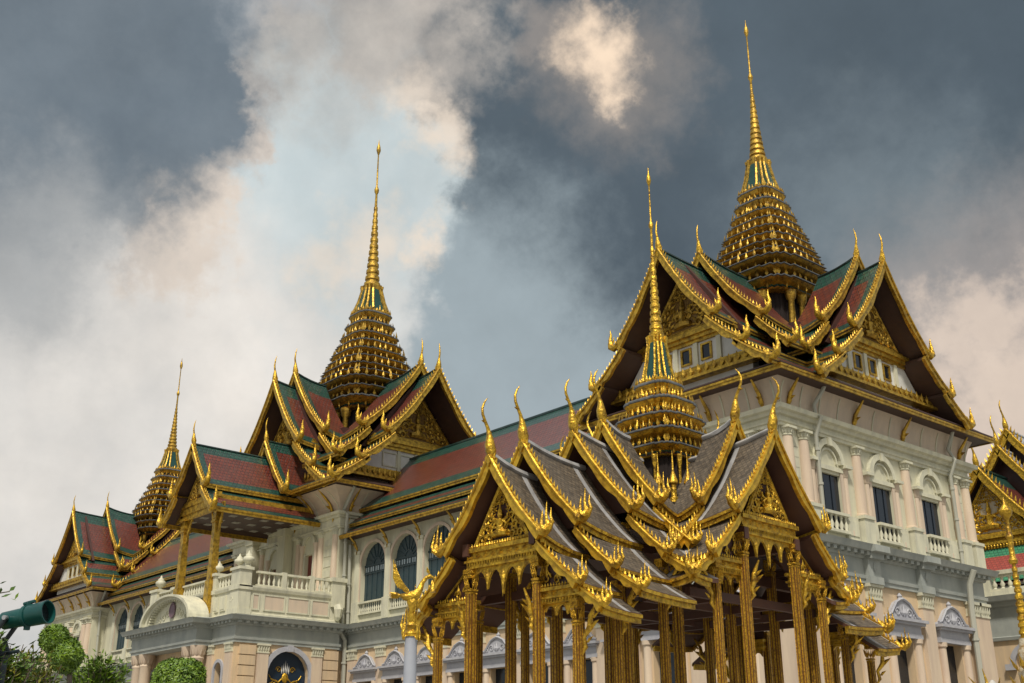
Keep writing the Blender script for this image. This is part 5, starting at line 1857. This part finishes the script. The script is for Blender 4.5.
# ------------------------------------------------------------------ slender mosaic spire at the right edge
VS = Vector((-10.33, 21.67, 0))
VOT = empty("votive_spire", VS)
tag(VOT, "slender gilded rod-like spire rising from a mosaic tiered base, lower right corner", "ornamental spire")
mb = MB()
prof = [(0, .75), (.5, .75), (.55, .6), (1.6, .55)]
z, r_ = 1.6, .55
for i in range(7):
    prof += [(z + .02, r_), (z + .16, r_ * 1.06), (z + .24, r_ * .98), (z + .30, r_ * .78)]
    z += .34
    r_ *= .83
mb.lathe(VS.x, VS.y, prof + [(4.1, .13)], 12)
build("tiered_base", mb, MOSAIC, VOT, smooth=30)
mb = MB()
for i in range(6):
    zz = 1.9 + i * .34
    rr_ = .60 * .83 ** i
    for k in range(8):
        a = 2 * PI * k / 8
        o = Vector((math.cos(a), math.sin(a), 0))
        mb.leaf(VS + o * rr_ * .98 + Vector((0, 0, zz - .1)), o * .5 + Vector((0, 0, 1)), Vector((-o.y, o.x, 0)), .30, .13, .07)
build("flame_leaves", mb, GOLDD, VOT)
mb = MB()
prof = []
n = 11
for i in range(n):
    t0, t1 = i / n, (i + 1) / n
    za, zb = lerp(4.05, 5.5, t0), lerp(4.05, 5.5, t1)
    ra, rb = lerp(.115, .050, t0), lerp(.115, .050, t1)
    prof += [(za, ra), (za + (zb - za) * .5, ra * .96), (za + (zb - za) * .62, rb * .76), (zb, rb * .76)]
prof += [(5.52, .075), (5.58, .09), (5.64, .055), (6.0, .05), (6.04, .075), (6.10, .05), (6.36, .035), (6.40, .05), (6.48, .115), (6.56, .13), (6.62, .09), (6.70, .03), (6.84, .005)]
mb.lathe(VS.x, VS.y, prof, 12)
build("ringed_rod", mb, GOLDP, VOT, smooth=35)

# twin-horned gilded finial on a white knob, left of the votive spire
HF = Vector((-11.87, 23.13, 0))
HRN = empty("horned_finial", HF)
tag(HRN, "white knobbed finial with thin curling gilded horns, below the tall hall's last door", "finial")
mb = MB()
mb.lathe(HF.x, HF.y, [(0, .35), (2.6, .25), (3.0, .14), (3.2, .17), (3.36, .15), (3.44, .07), (3.50, .03)], 12)
build("knob", mb, mat("white_glazed_knob", (.6, .58, .52), .4, 0, .6, 6., (.42, .30, .16)), HRN, smooth=45)
for sx, h in ((-.62, .62), (-.22, .85), (.22, .6), (.62, .5)):
    mb = MB()
    b = HF + rv * sx * .42 + Vector((0, 0, 3.12))
    mb.tube([b, b + rv * sx * .18 + Vector((0, 0, .2 * h)), b + rv * sx * .1 + Vector((0, 0, .42 * h)), b + rv * sx * .36 + Vector((0, 0, .72 * h))], [.035, .045, .03, .006], 6)
    build("horn", mb, GOLDD, HRN, smooth=50)

# ------------------------------------------------------------------ floodlight
FL = Vector((-8.58, 2.72, 0))
FLD = empty("floodlight", FL)
tag(FLD, "dark green barrel floodlight on a forked bracket, above the leafy shrubs at the far left", "floodlight")
DG = mat("dark_green_enamel", (0.006, 0.066, 0.058), 0.32, 0.0, 0.5, 9.0, (0.004, 0.040, 0.036), bump=.05, bscale=30)
DB = mat("dark_bracket_paint", (0.012, 0.022, 0.026), 0.45)
rvec = Vector((math.cos(R(49.54)), math.sin(R(49.54)), 0))
axis = (rvec * 1.0 + Vector((0, 0, .155)) + Vector((rvec.y, -rvec.x, 0)) * .25).normalized()
ctr = FL + Vector((0, 0, 2.762)) + rvec * -.035


def barrel(prof, m, name, parent, n=28):
    """lathe about the lamp's own axis; prof = [(along, radius)]"""
    a = axis
    b = a.cross(Vector((0, 0, 1))).normalized()
    c = b.cross(a)
    mb = MB()
    mb.rings([[ctr + a * t * .92 + (b * math.cos(2 * PI * k / n) + c * math.sin(2 * PI * k / n)) * r * .83 for k in range(n)] for t, r in prof])
    return build(name, mb, m, parent, smooth=40)


barrel([(-.200, .055), (-.195, .068), (-.185, .076), (-.02, .080), (.0, .086), (.005, .096), (.03, .096), (.035, .086)], DG, "rear_housing", FLD)
barrel([(.036, .086), (.05, .094), (.19, .098), (.195, .102), (.21, .102), (.21, .092), (.15, .088)], DG, "hood", FLD)
barrel([(.145, .0), (.15, .086), (.155, .086), (.156, .0)], mat("dark_lens_glass", (.01, .014, .016), .08), "lens", FLD)
for t, up_ in ((.02, 1), (.03, -1)):
    mb = MB()
    c = ctr + axis * t + Vector((0, 0, up_ * .080))
    mb.box(c.x - .018, c.x + .018, c.y - .018, c.y + .018, c.z - .02, c.z + .024)
    if up_ > 0:
        mb.tube([c + axis * -.045 + Vector((0, 0, .014)), c + axis * .045 + Vector((0, 0, .02))], .013, 6)
    build("latch", mb, DG, FLD)
side = axis.cross(Vector((0, 0, 1))).normalized()
pivot = ctr + axis * -.10
for sg in (-1, 1):
    mb = MB()
    p0 = pivot + side * sg * .080
    p1 = pivot + axis * -.10 + side * sg * .080 + Vector((0, 0, -.13))
    p2 = pivot + axis * -.03 + side * sg * .05 + Vector((0, 0, -.24))
    mb.tube([p0 + Vector((0, 0, .01)), p0, p1, p2], [.016, .020, .018, .018], 8)
    build("bracket_arm", mb, DB, FLD, smooth=45)
    mb = MB()
    mb.tube([p0 - side * sg * .01, p0 + side * sg * .022], .017, 10)
    build("pivot_bolt", mb, mat("worn_steel", (.5, .5, .5), .4, .8) if sg < 0 else bpy.data.materials["worn_steel"], FLD, smooth=45)
mb = MB()
q = pivot + axis * -.03 + Vector((0, 0, -.24))
mb.tube([q + side * .06, q - side * .06], .022, 8)
mb.tube([q + axis * -.02, q + axis * .12 + Vector((0, 0, .0))], .014, 8)
mb.lathe(q.x, q.y, [(0, .055), (.08, .055), (.1, .035), (q.z, .035)], 12)
build("mounting_post", mb, DB, FLD, smooth=45)

# ------------------------------------------------------------------ planting
LEAFG = mat("bright_green_leaf", (0.150, 0.240, 0.010), 0.5, 0, .8, 6.0, (0.060, 0.130, 0.010))
LEAFD = mat("deep_green_leaf", (0.075, 0.145, 0.010), 0.5, 0, .8, 5.0, (0.030, 0.070, 0.010))
LEAFY = mat("olive_yellow_leaf", (0.200, 0.185, 0.016), 0.5, 0, .8, 7.0, (0.090, 0.110, 0.014))
BARK = mat("grey_brown_bark", (0.13, 0.10, 0.075), 0.85, 0, .6, 12., (0.06, 0.045, 0.035), bump=.5, bscale=30)


def leafball(mb, c, r, n, size, rr, shell=.25, squash=1.0, lump=.12, mis=(0,)):
    c = Vector(c)
    ph = [rr.uniform(0, 6) for _ in range(6)]
    for _ in range(n):
        v = Vector((rr.gauss(0, 1), rr.gauss(0, 1), rr.gauss(0, 1))).normalized()
        k = 1 + lump * (math.sin(5 * v.x + ph[0]) * math.sin(4 * v.y + ph[1]) + math.sin(6 * v.z + ph[2]) * .6)
        rad = r * k * (1 - shell * rr.random() ** 2)
        p = c + Vector((v.x * rad, v.y * rad, v.z * rad * squash))
        nrm = (v + Vector((rr.uniform(-.8, .8), rr.uniform(-.8, .8), rr.uniform(-.5, .9)))).normalized()
        t = nrm.orthogonal().normalized()
        t = (t * math.cos(rr.uniform(0, 6.28)) + nrm.cross(t) * math.sin(rr.uniform(0, 6.28))).normalized()
        s = nrm.cross(t)
        L = size * rr.uniform(.6, 1.3)
        tip = p + t * L + nrm * L * .15
        mb.add([p - t * L * .3, p + s * L * .32, tip, p - s * L * .32], [(0, 1, 2, 3)], rr.choice(mis))


def topiary(name, label, balls, base, leafn, size, seed, stems, mats=None, group=None):
    rr = random.Random(seed)
    t = empty(name, base)
    tag(t, label, "topiary bush", group)
    for st in stems:
        mb = MB()
        mb.tube([Vector(p) for p in st], [.07 - .04 * i / (len(st) - 1) for i in range(len(st))], 7)
        build("trunk", mb, BARK, t, smooth=50)
    for c, r in balls:
        mb = MB()
        n0 = 0
        # dense core so that little light leaks through, then the leafy skin
        leafball(mb, c, r * .86, leafn // 3, size * 1.5, rr, .5, .98, .08, (1,))
        leafball(mb, c, r, leafn, size, rr, .22, .98, .07, (0, 0, 0, 1))
        build("crown", mb, mats or [LEAFG, LEAFD], t, recalc=False)
    return t


topiary("topiary_tree", "double-ball cloud-pruned green topiary beneath the floodlight", [((-14.20, 4.83, 3.22), .165), ((-14.13, 4.97, 3.03), .200)], (-14.15, 5.0, 0), 5200, .040, 11,
        [[(-14.15, 5.0, 0), (-14.2, 5.0, 1.2), (-14.1, 5.1, 2.2), (-14.12, 5.03, 2.95)], [(-14.15, 5.0, 1.6), (-14.3, 4.8, 2.3), (-14.19, 4.85, 3.15)]])
topiary("topiary_tree", "single rounded bright green topiary dome in front of the porch", [((-17.33, 7.90, 2.98), .44)], (-17.3, 7.9, 0), 12000, .045, 12,
        [[(-17.3, 7.9, 0), (-17.3, 7.92, 1.4), (-17.3, 7.9, 2.9)]])


def shrub(name, label, base, top, spread, nb, leaf, nl, seed, mats, cat="shrub", mis=(0, 0, 1)):
    """loose leafy shrub: fanning stems, each carrying narrow leaves"""
    rr = random.Random(seed)
    base, top = Vector(base), Vector(top)
    t = empty(name, base)
    tag(t, label, cat)
    ms, ml = MB(), MB()
    for b in range(nb):
        a = rr.uniform(0, 2 * PI)
        d = Vector((math.cos(a), math.sin(a), 0)) * spread * rr.uniform(.15, 1)
        end = top + d + Vector((0, 0, rr.uniform(-.35, .08) * spread * 1.6 - d.length * .35))
        mid = base.lerp(top, .72) + d * .35
        pts = [base + d * .05, base.lerp(mid, .6), mid, mid.lerp(end, .5) + Vector((0, 0, .05 * spread)), end]
        ms.tube(pts, [.022, .016, .011, .007, .003], 5)
        for _ in range(nl):
            k = rr.uniform(.05, 1)
            p = mid.lerp(end, k) + Vector((rr.gauss(0, .05), rr.gauss(0, .05), rr.gauss(0, .04))) * spread * 1.8
            v = (d.normalized() * rr.uniform(.2, 1) + Vector((rr.uniform(-.9, .9), rr.uniform(-.9, .9), rr.uniform(-.2, 1)))).normalized()
            s = v.cross(Vector((rr.uniform(-1, 1), rr.uniform(-1, 1), 1))).normalized()
            n = v.cross(s)
            L = leaf * rr.uniform(.6, 1.25)
            ml.add([p, p + v * L * .4 + s * L * .20 + n * L * .06, p + v * L, p + v * L * .4 - s * L * .20 + n * L * .06], [(0, 1, 2, 3)], rr.choice(mis))
    build("stems", ms, BARK, t, smooth=50)
    build("foliage", ml, mats, t, recalc=False)
    return t


shrub("leafy_shrub", "bright green narrow-leaved shrub between the two clipped topiaries", (-14.94, 5.72, 0), (-14.94, 5.72, 3.16), .36, 60, .085, 60, 21, [LEAFG, LEAFD])
shrub("mixed_shrub", "dense dark and olive shrub mass around the floodlight's foot", (-9.2, 2.72, 0), (-9.2, 2.72, 2.66), .30, 70, .055, 80, 22, [LEAFD, LEAFY, LEAFG], mis=(0, 0, 1, 2))
shrub("low_shrub", "yellow-green loose shrub between the floodlight and the double-ball topiary", (-11.4, 3.72, 0), (-11.4, 3.72, 2.80), .30, 56, .06, 60, 23, [LEAFY, LEAFD, LEAFG], mis=(0, 0, 1, 2))
shrub("green_shrub", "fine green shrub at the bottom left corner under the floodlight barrel", (-8.75, 2.45, 0), (-8.75, 2.45, 2.68), .20, 60, .05, 80, 24, [LEAFD, LEAFG], mis=(0, 0, 1))
# hanging twig entering at the left edge
tr = empty("tree_branch", (-7.0, 1.2, 0))
tag(tr, "thin leafy branch tip reaching in at the left edge above the floodlight", "tree")
mb = MB()
tips = []
stem = [Vector((-7.6, .6, 0)), Vector((-7.5, .8, 1.6)), Vector((-7.2, 1.2, 2.35)), Vector((-6.92, 1.72, 2.60)), Vector((-6.72, 2.00, 2.66))]
mb.tube(stem, [.05, .035, .02, .008, .003], 6)
build("trunk", mb, BARK, tr, smooth=50)
rr = random.Random(5)
ml = MB()
for k in range(95):
    t = rr.uniform(0, 1) ** .6
    p = stem[2].lerp(stem[4], t) + Vector((rr.gauss(0, .03), rr.gauss(0, .03), rr.gauss(0, .035)))
    v = Vector((rr.uniform(-.5, .6), rr.uniform(-.3, 1), rr.uniform(-.9, .5))).normalized()
    s = v.cross(Vector((rr.uniform(-1, 1), rr.uniform(-1, 1), 1))).normalized()
    L = rr.uniform(.035, .065)
    ml.add([p, p + v * L * .45 + s * L * .2, p + v * L, p + v * L * .45 - s * L * .2], [(0, 1, 2, 3)], rr.choice((0, 0, 1)))
build("foliage", ml, [LEAFD, LEAFG], tr, recalc=False)
